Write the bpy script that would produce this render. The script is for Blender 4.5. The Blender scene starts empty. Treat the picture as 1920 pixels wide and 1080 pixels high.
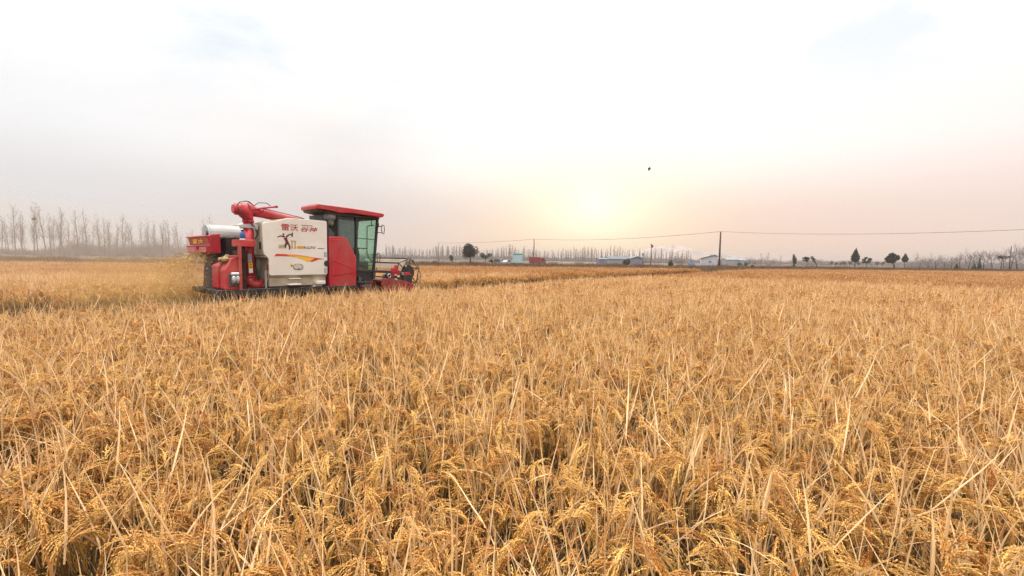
import bpy, bmesh, math, random
import numpy as np
from mathutils import Vector, Matrix

R = math.radians
random.seed(7)
rng = np.random.default_rng(11)
scene = bpy.context.scene
COL = scene.collection

# ------------------------------------------------------------------ camera
CAM_H = 1.75
FOC = 800.0                       # focal length in pixels of a 1920 wide frame
ROLL, PITCH = math.atan(0.0142), math.atan(-55 / 800)
cam_data = bpy.data.cameras.new("camera")
cam_data.sensor_width = 36.0
cam_data.lens = 36.0 * FOC / 1920.0
cam_data.clip_start = 0.05
cam_data.clip_end = 9000.0
cam = bpy.data.objects.new("camera", cam_data)
COL.objects.link(cam)
fw = Vector((0, math.cos(PITCH), math.sin(PITCH)))
rt0 = Vector((1, 0, 0)); up0 = rt0.cross(fw)
rt = rt0 * math.cos(ROLL) + up0 * math.sin(ROLL)
up = up0 * math.cos(ROLL) - rt0 * math.sin(ROLL)
m = Matrix((rt, up, -fw)).transposed().to_4x4()
m.translation = Vector((0, 0, CAM_H))
cam.matrix_world = m
scene.camera = cam

def ground_at(px, depth):
    """x, y on the ground of the sight line through photo column px at a depth along Y"""
    k = (px - 960) / FOC
    return k * depth, depth

def height_at(px, py, depth):
    d = fw + rt * ((px - 960) / FOC) - up * ((py - 540) / FOC)
    return CAM_H + d.z * depth / d.y

# ------------------------------------------------------------------ sun and sky
SUN_AZ, SUN_EL = R(10.6), R(6.8)     # azimuth from +Y towards +X
sun_vec = Vector((math.sin(SUN_AZ) * math.cos(SUN_EL), math.cos(SUN_AZ) * math.cos(SUN_EL), math.sin(SUN_EL)))
sd = bpy.data.lights.new("sun", 'SUN')
sd.energy = 2.4; sd.angle = R(8); sd.color = (1.0, 0.80, 0.55)
sun = bpy.data.objects.new("sun", sd); COL.objects.link(sun)
sun.rotation_mode = 'QUATERNION'
sun.rotation_quaternion = sun_vec.to_track_quat('Z', 'Y')
sun.location = (20, 60, 60)

world = bpy.data.worlds.new("World"); scene.world = world
world.use_nodes = True
nt = world.node_tree; nt.nodes.clear()
def N(t, **kw):
    n = nt.nodes.new(t)
    for k, v in kw.items(): setattr(n, k, v)
    return n
def M(op, a, b=None, c=None, clamp=False):
    n = N('ShaderNodeMath', operation=op, use_clamp=clamp)
    for i, v in enumerate((a, b, c)):
        if v is None: continue
        if isinstance(v, (int, float)): n.inputs[i].default_value = v
        else: nt.links.new(v, n.inputs[i])
    return n.outputs[0]
def VM(op, a, b):
    n = N('ShaderNodeVectorMath', operation=op)
    for i, v in enumerate((a, b)):
        if isinstance(v, (tuple, list, Vector)): n.inputs[i].default_value = v
        else: nt.links.new(v, n.inputs[i])
    return n
def mixc(f, a, b, mode='MIX'):
    n = N('ShaderNodeMix', data_type='RGBA', blend_type=mode)
    n.clamp_result = False
    for s, v in ((n.inputs[0], f), (n.inputs[6], a), (n.inputs[7], b)):
        if isinstance(v, (int, float)): s.default_value = v
        elif isinstance(v, tuple): s.default_value = (*v, 1)
        else: nt.links.new(v, s)
    return n.outputs[2]
def ramp(f, stops, interp='EASE'):
    n = N('ShaderNodeValToRGB'); e = n.color_ramp.elements; n.color_ramp.interpolation = interp
    while len(e) < len(stops): e.new(0.5)
    for el, (p, c) in zip(e, stops): el.position = p; el.color = (*c, 1)
    nt.links.new(f, n.inputs[0]); return n.outputs[0]
tc = N('ShaderNodeTexCoord').outputs['Generated']
sep = N('ShaderNodeSeparateXYZ'); nt.links.new(tc, sep.inputs[0])
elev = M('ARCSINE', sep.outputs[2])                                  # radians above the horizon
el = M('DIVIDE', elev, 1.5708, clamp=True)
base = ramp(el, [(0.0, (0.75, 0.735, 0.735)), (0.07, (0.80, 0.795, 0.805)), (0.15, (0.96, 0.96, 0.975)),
                 (0.25, (1.07, 1.08, 1.09)), (0.42, (1.5, 1.52, 1.55)), (0.62, (7.7, 7.5, 7.3)), (1.0, (11.4, 11.1, 10.7))])  # overhead stops raised far above the visible sky to brighten the rice
cosang = VM('DOT_PRODUCT', tc, tuple(sun_vec)).outputs['Value']
ang = M('ARCCOSINE', M('MINIMUM', cosang, 0.99999))
def lobe(width_deg, power=2.0):
    return M('EXPONENT', M('MULTIPLY', M('POWER', M('DIVIDE', ang, R(width_deg)), power), -1.0))
def low(k): return M('EXPONENT', M('MULTIPLY', M('MAXIMUM', elev, 0.0), -k))    # hugs the horizon
def smooth(v, a_, b_):
    n = N('ShaderNodeMapRange', interpolation_type='SMOOTHSTEP'); nt.links.new(v, n.inputs[0])
    n.inputs[1].default_value = a_; n.inputs[2].default_value = b_; return n.outputs[0]
# drifting thin cloud over the sky vault
mp = N('ShaderNodeMapping'); mp.inputs['Scale'].default_value = (1.0, 1.0, 2.6); nt.links.new(tc, mp.inputs[0])
def noise(scale, detail, rough=0.55, dist=0.0):
    n = N('ShaderNodeTexNoise'); n.inputs['Scale'].default_value = scale; n.inputs['Detail'].default_value = detail
    n.inputs['Roughness'].default_value = rough; n.inputs['Distortion'].default_value = dist
    nt.links.new(mp.outputs[0], n.inputs['Vector']); return n.outputs[0]
east = smooth(sep.outputs[0], -0.25, 0.75)                            # the smoke lies to the left, the pink air to the right
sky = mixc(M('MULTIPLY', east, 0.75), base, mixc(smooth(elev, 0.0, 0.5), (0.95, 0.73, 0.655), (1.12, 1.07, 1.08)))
sky = mixc(M('MULTIPLY', lobe(40), M('MULTIPLY', smooth(elev, 0.07, 0.24), 0.95)), sky, (1.25, 1.22, 1.18))     # white sheet over the sun
sky = mixc(M('MULTIPLY', lobe(36), M('MULTIPLY', low(7.0), 1.0)), sky, (1.02, 0.665, 0.485))                     # peach along the horizon
sky = mixc(M('MULTIPLY', lobe(8.5, 1.3), M('SUBTRACT', 0.95, M('MULTIPLY', smooth(elev, 0.12, 0.28), 0.7))), sky, (1.12, 0.97, 0.66))
sky = mixc(M('MULTIPLY', lobe(6.2, 1.3), 0.97), sky, (1.30, 1.26, 1.02))
smoke_dir = Vector((-0.40, 1.0, 0.13)).normalized()                    # brown smoke hanging beyond the harvester
sm = M('ARCCOSINE', M('MINIMUM', VM('DOT_PRODUCT', tc, tuple(smoke_dir)).outputs['Value'], 0.99999))
smf = M('EXPONENT', M('MULTIPLY', M('POWER', M('DIVIDE', sm, R(11)), 2.0), -1.0))
sky = mixc(M('MULTIPLY', smf, M('MULTIPLY', noise(3.5, 4), 0.75)), sky, (0.66, 0.575, 0.555))
sky = mixc(M('MULTIPLY', lobe(15), M('MULTIPLY', low(16), 0.75)), sky, (1.0, 0.70, 0.40))
wisps = M('MULTIPLY', smooth(noise(1.9, 6, 0.55, 0.5), 0.45, 0.62), M('MULTIPLY', smooth(elev, 0.16, 0.40), M('SUBTRACT', 1.0, lobe(24))))
sky = mixc(M('MULTIPLY', wisps, 0.85, clamp=True), sky, (0.82, 0.92, 0.99))
veil = M('MULTIPLY', smooth(noise(2.6, 5, 0.6, 0.3), 0.46, 0.74), M('SUBTRACT', 1.0, lobe(18)))
sky = mixc(M('MULTIPLY', veil, 0.10), sky, (0.70, 0.66, 0.68))
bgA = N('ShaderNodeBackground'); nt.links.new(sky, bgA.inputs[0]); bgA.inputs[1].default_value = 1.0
nish = N('ShaderNodeTexSky', sky_type='NISHITA'); nish.sun_disc = False
nish.sun_elevation = SUN_EL; nish.sun_rotation = SUN_AZ; nish.dust_density = 4.0; nish.air_density = 1.0
bgB = N('ShaderNodeBackground'); nt.links.new(nish.outputs[0], bgB.inputs[0]); bgB.inputs[1].default_value = 0.002
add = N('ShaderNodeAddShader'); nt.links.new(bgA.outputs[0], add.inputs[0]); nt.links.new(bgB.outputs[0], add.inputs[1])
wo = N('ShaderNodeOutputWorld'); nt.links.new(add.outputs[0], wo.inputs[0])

vs = scene.view_settings
scene.display_settings.display_device = 'sRGB'
vs.view_transform = 'Standard'; vs.look = 'None'; vs.exposure = 0.0; vs.gamma = 1.0
scene.render.engine = 'CYCLES'
cy = scene.cycles
cy.max_bounces = 8; cy.diffuse_bounces = 1; cy.glossy_bounces = 4; cy.transmission_bounces = 6
cy.transparent_max_bounces = 12; cy.volume_bounces = 1
cy.use_denoising = True; cy.denoiser = 'OPENIMAGEDENOISE'
cy.denoising_input_passes = 'RGB_ALBEDO_NORMAL'; cy.denoising_prefilter = 'NONE'
scene.render.filter_size = 1.2

# ------------------------------------------------------------------ helpers
def mat(name, col, rough=0.6, var=0.12, scale=4.0, metal=0.0, bump=0.0, dirt=None, dirt_amt=0.5, coat=0.0, spec=0.5, translucent=0.0):
    """principled surface whose own colour wanders a little; dirt = colour of patchy grime"""
    mt = bpy.data.materials.new(name); mt.use_nodes = True
    t = mt.node_tree; b = t.nodes['Principled BSDF']
    b.inputs['Roughness'].default_value = rough; b.inputs['Metallic'].default_value = metal
    b.inputs['Coat Weight'].default_value = coat; b.inputs['Specular IOR Level'].default_value = spec
    co = t.nodes.new('ShaderNodeTexCoord')
    nz = t.nodes.new('ShaderNodeTexNoise'); nz.inputs['Scale'].default_value = scale; nz.inputs['Detail'].default_value = 5
    t.links.new(co.outputs['Object'], nz.inputs['Vector'])
    rp = t.nodes.new('ShaderNodeValToRGB'); e = rp.color_ramp.elements
    e[0].position, e[1].position = 0.3, 0.7
    e[0].color = (*[c * (1 - var) for c in col], 1); e[1].color = (*[min(1, c * (1 + var)) for c in col], 1)
    t.links.new(nz.outputs[0], rp.inputs[0]); out = rp.outputs[0]
    if dirt:
        n2 = t.nodes.new('ShaderNodeTexNoise'); n2.inputs['Scale'].default_value = scale * 0.7; n2.inputs['Detail'].default_value = 8
        n2.inputs['Roughness'].default_value = 0.7
        t.links.new(co.outputs['Object'], n2.inputs['Vector'])
        mr = t.nodes.new('ShaderNodeMapRange'); mr.inputs[1].default_value = 0.45; mr.inputs[2].default_value = 0.72
        mr.inputs[4].default_value = dirt_amt
        t.links.new(n2.outputs[0], mr.inputs[0])
        mx = t.nodes.new('ShaderNodeMix'); mx.data_type = 'RGBA'
        t.links.new(mr.outputs[0], mx.inputs[0]); t.links.new(out, mx.inputs[6]); mx.inputs[7].default_value = (*dirt, 1)
        out = mx.outputs[2]
    t.links.new(out, b.inputs['Base Color'])
    if bump:
        bp = t.nodes.new('ShaderNodeBump'); bp.inputs['Strength'].default_value = bump; bp.inputs['Distance'].default_value = 0.02
        t.links.new(nz.outputs[0], bp.inputs['Height']); t.links.new(bp.outputs[0], b.inputs['Normal'])
    return mt

def tag(o, label=None, cat=None, group=None, kind=None):
    for k, v in (('label', label), ('category', cat), ('group', group), ('kind', kind)):
        if v: o[k] = v
    return o

def link(o, parent=None):
    COL.objects.link(o)
    if parent is not None: o.parent = parent
    return o

def empty(name, loc=(0, 0, 0), rz=0.0):
    o = bpy.data.objects.new(name, None); o.empty_display_size = 0.3
    o.location = loc; o.rotation_euler = (0, 0, rz); return link(o)

def mesh_obj(name, verts, faces, material=None, parent=None, smooth=False):
    me = bpy.data.meshes.new(name); me.from_pydata([tuple(v) for v in verts], [], [tuple(f) for f in faces])
    if material is not None:
        for mm in (material if isinstance(material, (list, tuple)) else [material]): me.materials.append(mm)
    if smooth: me.polygons.foreach_set('use_smooth', [True] * len(me.polygons))
    me.update(); return link(bpy.data.objects.new(name, me), parent)

def copy_tree(o, parent=None, **kw):
    c = o.copy(); COL.objects.link(c)
    if parent is not None: c.parent = parent
    for ch in list(o.children): copy_tree(ch, c)
    return c

class MB:
    """collects shapes and links them as one mesh object"""
    def __init__(s): s.bm = bmesh.new(); s.slot = 0
    def _fin(s, faces):
        for f in faces: f.material_index = s.slot
    def box(s, c, d, rot=None, bevel=0.0, seg=1):
        mt = Matrix.Translation(c) @ (rot.to_4x4() if rot is not None else Matrix()) @ Matrix.Diagonal((*d, 1))
        r = bmesh.ops.create_cube(s.bm, size=1.0, matrix=mt)
        vs_ = r['verts']; fs = {f for v in vs_ for f in v.link_faces}
        s._fin(fs)
        if bevel > 0:
            es = {e for v in vs_ for e in v.link_edges}
            b = bmesh.ops.bevel(s.bm, geom=list(es), offset=bevel, segments=seg, affect='EDGES', profile=0.5)
            s._fin(b['faces'])
        return s
    def prism(s, pts, axis_a, axis_b, origin, depth_vec, bevel=0.0, seg=1):
        """polygon pts (a,b) in the plane origin + a*axis_a + b*axis_b, extruded by depth_vec"""
        A, B, O, D = Vector(axis_a), Vector(axis_b), Vector(origin), Vector(depth_vec)
        v0 = [s.bm.verts.new(O + A * a + B * b) for a, b in pts]
        v1 = [s.bm.verts.new(v.co + D) for v in v0]
        n = len(pts); fs = [s.bm.faces.new(v0), s.bm.faces.new(list(reversed(v1)))]
        for i in range(n):
            j = (i + 1) % n; fs.append(s.bm.faces.new((v0[j], v0[i], v1[i], v1[j])))
        bmesh.ops.recalc_face_normals(s.bm, faces=fs); s._fin(fs)
        if bevel > 0:
            es = {e for f in fs for e in f.edges}
            b = bmesh.ops.bevel(s.bm, geom=list(es), offset=bevel, segments=seg, affect='EDGES', profile=0.5)
            s._fin(b['faces'])
        return s
    def tube(s, pts, rad, n=10, caps=True):
        pts = [Vector(p) for p in pts]
        rr = rad if isinstance(rad, (list, tuple)) else [rad] * len(pts)
        prev = None; rings = []
        for i, p in enumerate(pts):
            t = (pts[min(i + 1, len(pts) - 1)] - pts[max(i - 1, 0)]).normalized()
            if prev is None:
                a = t.orthogonal().normalized()
            else:
                a = (prev - t * prev.dot(t)).normalized()
            prev = a; b = t.cross(a)
            rings.append([s.bm.verts.new(p + (a * math.cos(2 * math.pi * k / n) + b * math.sin(2 * math.pi * k / n)) * rr[i]) for k in range(n)])
        fs = []
        for r0, r1 in zip(rings, rings[1:]):
            for k in range(n):
                f = s.bm.faces.new((r0[k], r0[(k + 1) % n], r1[(k + 1) % n], r1[k])); f.smooth = n > 5; fs.append(f)
        if caps:
            fs.append(s.bm.faces.new(list(reversed(rings[0])))); fs.append(s.bm.faces.new(rings[-1]))
        s._fin(fs); return s
    def cyl(s, a, b, r, n=20, r2=None): return s.tube([a, b], [r, r if r2 is None else r2], n)
    def lathe(s, prof, origin, axis=(0, 0, 1), n=20):
        """profile (radius, along axis)"""
        ax = Vector(axis).normalized(); a = ax.orthogonal().normalized(); b = ax.cross(a); O = Vector(origin)
        rings = [[s.bm.verts.new(O + ax * h + (a * math.cos(2 * math.pi * k / n) + b * math.sin(2 * math.pi * k / n)) * max(r, 1e-4)) for k in range(n)] for r, h in prof]
        fs = []
        for r0, r1 in zip(rings, rings[1:]):
            for k in range(n):
                f = s.bm.faces.new((r0[k], r0[(k + 1) % n], r1[(k + 1) % n], r1[k])); f.smooth = True; fs.append(f)
        fs.append(s.bm.faces.new(list(reversed(rings[0])))); fs.append(s.bm.faces.new(rings[-1]))
        bmesh.ops.recalc_face_normals(s.bm, faces=fs); s._fin(fs); return s
    def poly(s, pts):
        f = s.bm.faces.new([s.bm.verts.new(p) for p in pts]); s._fin([f]); return s
    def build(s, name, material, parent=None, smooth_angle=None):
        me = bpy.data.meshes.new(name); s.bm.to_mesh(me); s.bm.free()
        for mm in (material if isinstance(material, (list, tuple)) else [material]): me.materials.append(mm)
        return link(bpy.data.objects.new(name, me), parent)
# ------------------------------------------------------------------ ground, soil and hills
PHI = R(37.0)                                      # the cut runs along this heading
H_ = np.array([math.sin(PHI), math.cos(PHI)])      # along the swath
N_ = np.array([-math.cos(PHI), math.sin(PHI)])     # across it, away from the camera
EDGE_NEAR, EDGE_AHEAD, EDGE_BEHIND = 9.95, 13.4, 14.8
U_HEADER = 8.3                                     # how far along the swath the header has cut
def far_y(x): return 51.0 + 0.23 * x               # where the rice field ends

soil = mat('soil', (0.075, 0.045, 0.022), 0.95, 0.35, 0.15, bump=0.4, dirt=(0.12, 0.085, 0.04), dirt_amt=0.8)
def grid(x0, x1, y0, y1, nx, ny):
    xs = np.linspace(x0, x1, nx); ys = np.linspace(y0, y1, ny)
    v = [(x, y, 0) for y in ys for x in xs]
    f = [(j * nx + i, j * nx + i + 1, (j + 1) * nx + i + 1, (j + 1) * nx + i) for j in range(ny - 1) for i in range(nx - 1)]
    return v, f
v, f = grid(-3000, 3000, -40, 4000, 2, 2)
tag(mesh_obj('ground', v, f, soil), 'bare brown earth under the rice and far fields', 'ground', kind='structure')
# ------------------------------------------------------------------ rice
def straw_mat(name, c_dark, c_light, trans, rough=0.7):
    mt = bpy.data.materials.new(name); mt.use_nodes = True
    t = mt.node_tree; t.nodes.clear()
    at = t.nodes.new('ShaderNodeAttribute'); at.attribute_name = 'tone'
    oi = t.nodes.new('ShaderNodeObjectInfo')
    ad = t.nodes.new('ShaderNodeMath'); ad.operation = 'MULTIPLY_ADD'; ad.inputs[1].default_value = 0.35
    t.links.new(oi.outputs['Random'], ad.inputs[0]); t.links.new(at.outputs['Fac'], ad.inputs[2])
    mr = t.nodes.new('ShaderNodeMapRange'); mr.inputs[2].default_value = 1.35; t.links.new(ad.outputs[0], mr.inputs[0])
    mx = t.nodes.new('ShaderNodeMix'); mx.data_type = 'RGBA'
    t.links.new(mr.outputs[0], mx.inputs[0]); mx.inputs[6].default_value = (*c_dark, 1); mx.inputs[7].default_value = (*c_light, 1)
    b = t.nodes.new('ShaderNodeBsdfPrincipled'); b.inputs['Roughness'].default_value = rough; b.inputs['Specular IOR Level'].default_value = 0.3
    tr = t.nodes.new('ShaderNodeBsdfTranslucent')
    t.links.new(mx.outputs[2], b.inputs['Base Color']); t.links.new(mx.outputs[2], tr.inputs[0])
    ms = t.nodes.new('ShaderNodeMixShader'); ms.inputs[0].default_value = trans
    t.links.new(b.outputs[0], ms.inputs[1]); t.links.new(tr.outputs[0], ms.inputs[2])
    o = t.nodes.new('ShaderNodeOutputMaterial'); t.links.new(ms.outputs[0], o.inputs[0])
    return mt
m_leaf = straw_mat('dry_rice_leaf', (0.34, 0.115, 0.016), (0.96, 0.69, 0.375), 0.20, 0.55)
m_grain = straw_mat('rice_grain', (0.36, 0.105, 0.009), (0.95, 0.565, 0.165), 0.06, 0.5)
m_stem = straw_mat('rice_stem', (0.09, 0.050, 0.010), (0.34, 0.195, 0.052), 0.05, 0.6)
RICE_MATS = [m_leaf, m_grain, m_stem]

class Soup:
    """fast numpy mesh collector with a tone attribute"""
    def __init__(s): s.v = []; s.f = []; s.m = []; s.t = []; s.n = 0
    def add(s, v, f, mi, tone):
        v = np.asarray(v, float); s.v.append(v); s.f += [tuple(int(i) + s.n for i in q) for q in f]
        s.m += [mi] * len(f); s.t += [tone] * len(v); s.n += len(v)
    def mesh(s, name, mats):
        me = bpy.data.meshes.new(name); me.from_pydata(np.concatenate(s.v).tolist(), [], s.f)
        for mm in mats: me.materials.append(mm)
        me.polygons.foreach_set('material_index', s.m)
        a = me.attributes.new('tone', 'FLOAT', 'POINT'); a.data.foreach_set('value', s.t)
        me.update(); return me
def unit(v): return v / (np.linalg.norm(v) + 1e-9)
def ribbon(S, pts, widths, side, mi, tone, fold=0.0):
    """blade along pts; fold lifts the midrib"""
    V = []; F = []
    for i, (p, w) in enumerate(zip(pts, widths)):
        t = unit(pts[min(i + 1, len(pts) - 1)] - pts[max(i - 1, 0)])
        sd_ = unit(side - t * np.dot(side, t)); nn = np.cross(t, sd_)
        if fold: V += [p - sd_ * w / 2 + nn * w * fold, p, p + sd_ * w / 2 + nn * w * fold]
        else: V += [p - sd_ * w / 2, p + sd_ * w / 2]
    k = 3 if fold else 2
    for i in range(len(pts) - 1):
        for j in range(k - 1):
            a = i * k + j; F.append((a, a + 1, a + k + 1, a + k))
    S.add(V, F, mi, tone)
def stalk(S, pts, r0, r1, mi, tone, n=3):
    V = []; F = []; m_ = len(pts)
    for i, p in enumerate(pts):
        t = unit(pts[min(i + 1, m_ - 1)] - pts[max(i - 1, 0)])
        a = unit(np.cross(t, (0.3, 0.9, 0.1))); b = np.cross(t, a); r = r0 + (r1 - r0) * i / (m_ - 1)
        for k in range(n): V.append(p + (a * math.cos(2 * math.pi * k / n) + b * math.sin(2 * math.pi * k / n)) * r)
    for i in range(m_ - 1):
        for k in range(n): F.append((i * n + k, i * n + (k + 1) % n, (i + 1) * n + (k + 1) % n, (i + 1) * n + k))
    S.add(V, F, mi, tone)
def grain(S, p, d, L, r, tone):
    d = unit(d); a = unit(np.cross(d, rng.normal(size=3))); b = np.cross(d, a)
    V = [p, p + d * L * .35 + a * r, p + d * L * .35 + b * r * .7, p + d * L * .35 - a * r, p + d * L * .35 - b * r * .7,
         p + d * L * .72 + a * r * .75, p + d * L * .72 + b * r * .55, p + d * L * .72 - a * r * .75, p + d * L * .72 - b * r * .55, p + d * L]
    F = [(0, 1, 2), (0, 2, 3), (0, 3, 4), (0, 4, 1), (1, 5, 6, 2), (2, 6, 7, 3), (3, 7, 8, 4), (4, 8, 5, 1), (5, 9, 6), (6, 9, 7), (7, 9, 8), (8, 9, 5)]
    S.add(V, F, 1, tone)
DOWN = np.array([0, 0, -1.0])
def bend(p, d, L, n, droop, wob=0.0):
    """points of a stalk that leaves p along d and sags"""
    pts = [p]; d = unit(d)
    for i in range(n):
        d = unit(d + DOWN * droop / n + rng.normal(size=3) * wob)
        pts.append(pts[-1] + d * L / n)
    return pts
def leaf(S, p, az, tilt, L, w, droop, tone, n=6, fold=0.18, crease=False):
    d = np.array([math.cos(az) * math.sin(tilt), math.sin(az) * math.sin(tilt), math.cos(tilt)])
    pts = bend(p, d, L, n, droop, 0.03)
    if crease:
        k = int(n * rng.uniform(.4, .7)); q = pts[k]; dd = unit(pts[k] - pts[k - 1] + DOWN * rng.uniform(1, 2) + rng.normal(size=3) * .3)
        for i in range(k + 1, n + 1): pts[i] = q + dd * L / n * (i - k)
    prof = [min(1, .55 + 1.6 * i / n) * (1 - (i / n) ** 2.2) + .06 for i in range(n + 1)]
    side = unit(np.cross(d, (0, 0, 1.0)) + rng.normal(size=3) * .5)
    ribbon(S, pts, [w * q for q in prof], side, 0, tone, fold)
def hill(S, ox, oy, detail, tillers, hscale=1.0, deep=0.0):
    """one planted hill of rice: stems, bowed ears and dry leaves"""
    lean_all = rng.normal(size=2) * 0.07; hill_az = rng.uniform(0, 6.283)
    for i in range(tillers):
        az = rng.uniform(0, 2 * math.pi); out = abs(rng.normal(0.10, 0.09))
        lx, ly = math.cos(az) * out + lean_all[0], math.sin(az) * out + lean_all[1]
        base = np.array([ox + math.cos(az) * .035, oy + math.sin(az) * .035, 0.0])
        Hn = rng.uniform(.58, .78) * hscale
        d = unit(np.array([lx, ly, 1.0])); tone = rng.uniform(0, 1)
        neck = base + d * Hn
        if detail == 2:
            pts = [base + d * Hn * k / 3 + np.array([lx, ly, 0]) * .08 * (k / 3) ** 2 for k in range(4)]; neck = pts[-1]
            stalk(S, pts, .0032, .0016, 2, tone)
        else:
            ribbon(S, [base, neck], [.009, .005], np.array([math.cos(az + 1), math.sin(az + 1), 0]), 2, tone)
            for q in range(2):                       # olive sheaths and lower leaves
                p0 = base + d * Hn * rng.uniform(.05, .3); dd = unit(d + rng.normal(size=3) * .22)
                ribbon(S, [p0, p0 + dd * Hn * .3, p0 + dd * Hn * rng.uniform(.45, .62) + DOWN * .03], [.012, .014, .004], rng.normal(size=3) * np.array([1, 1, .2]), 2, rng.uniform(0, .6))
        # the ear bows to the side the stem leans to
        ear_az = (hill_az if rng.uniform() < .6 else math.atan2(ly, lx)) + rng.normal() * .55; L = rng.uniform(.18, .25)
        d0 = unit(np.array([math.cos(ear_az) * .42, math.sin(ear_az) * .42, 1.0]))
        dr = rng.uniform(2.6, 5.0)
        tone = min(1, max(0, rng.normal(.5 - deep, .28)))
        if detail == 2:
            ra = bend(neck, d0, L, 10, dr, .02); stalk(S, ra, .0013, .0006, 2, tone)
            for k in range(1, 11):
                for q in range(3 if k < 8 else 2):
                    p = ra[k]; t = unit(ra[k] - ra[k - 1])
                    bd = unit(t + rng.normal(size=3) * .12 + DOWN * .12)
                    bl = (.115 - .007 * k) * rng.uniform(.75, 1.15)
                    br = bend(p, bd, bl, 4, 1.15, .03); bt = tone + rng.normal() * .20
                    ng = 12 if k < 8 else 8
                    for g in range(ng):
                        s_ = (g + rng.uniform(.3, .7)) / ng * 4; ii = min(3, int(s_)); pp = br[ii] + (br[ii + 1] - br[ii]) * (s_ - ii)
                        gd = unit(br[ii + 1] - br[ii]) + rng.normal(size=3) * .20
                        grain(S, pp, gd, rng.uniform(.0095, .0122), .0022, min(1, max(0, bt + rng.normal() * .08)))
        else:
            ra = bend(neck, d0, L, 5, dr, .03)
            for q in range(5):
                pts = [p + off_ * (i_ / 5 + .3) for off_ in [rng.normal(size=3) * .014] for i_, p in enumerate(ra)]
                ribbon(S, pts, [.003, .009, .012, .011, .008, .003], rng.normal(size=3), 1, min(1, max(0, tone + rng.normal() * .15)))
        # leaves
        for k in range(3 if detail == 2 else 2):
            if rng.uniform() > ((.74, .55, .5) if detail == 2 else ((.75, .4, 0) if deep < .3 else (.45, .25, 0)))[k]: continue
            hfrac = (.94, .72, .5)[k]; laz = rng.uniform(0, 2 * math.pi)
            tilt = abs(rng.normal((.24, .42, .6)[k], .22)); LL = rng.uniform(.22, .42) * (1, 1.1, 1.1)[k] * (1 if detail == 2 else .85)
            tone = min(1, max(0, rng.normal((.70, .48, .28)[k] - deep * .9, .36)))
            leaf(S, base + d * Hn * hfrac, laz, tilt, LL, rng.uniform(.0052, .0096) * (1 if detail == 2 else 1.15), rng.uniform(.0, (1.3, 1.9, 2.4)[k]) * rng.uniform(.05, 1), tone,
                 n=6 if detail == 2 else 3, fold=.18 if detail == 2 else 0, crease=(detail == 2 and rng.uniform() < .14))

def source(name, S, mats):                     # a mesh the scatter below draws on; never placed itself
    return bpy.data.objects.new(name, S.mesh(name, mats))
hills_near = []
for i in range(9):
    S = Soup(); hill(S, 0, 0, 2, 11 if i % 3 else 13); hills_near.append(source('rice_hill', S, RICE_MATS))
hills_mid = []
for i in range(6):                              # half metre patches with lighter ears
    S = Soup()
    for a in range(3):
        for b in range(3):
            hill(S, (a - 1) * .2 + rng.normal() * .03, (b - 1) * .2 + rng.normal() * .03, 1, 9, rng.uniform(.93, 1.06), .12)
    hills_mid.append(source('rice_patch', S, RICE_MATS))
hills_far = []
for i in range(5):                              # two metre patches for the distance
    S = Soup()
    for a in range(8):
        for b in range(8):
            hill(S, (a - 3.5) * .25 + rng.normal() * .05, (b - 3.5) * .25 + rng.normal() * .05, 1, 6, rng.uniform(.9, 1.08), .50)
    hills_far.append(source('rice_plot', S, RICE_MATS))
stubbles = []
for i in range(4):
    S = Soup()
    for k in range(26):
        az = rng.uniform(0, 6.28); p = np.array([*rng.normal(size=2) * .05, 0.0]); d = unit(np.array([*rng.normal(size=2) * .25, 1.0]))
        stalk(S, [p, p + d * rng.uniform(.12, .3)], .003, .003, 2, rng.uniform())
    for k in range(14):
        p = np.array([*rng.normal(size=2) * .12, rng.uniform(.02, .12)]); d = unit(np.array([*rng.normal(size=2), rng.normal() * .25]))
        ribbon(S, [p, p + d * rng.uniform(.1, .3)], [.008, .004], np.array([.3, .2, .9]), 0, rng.uniform())
    stubbles.append(source('stubble_clump', S, RICE_MATS))

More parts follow.
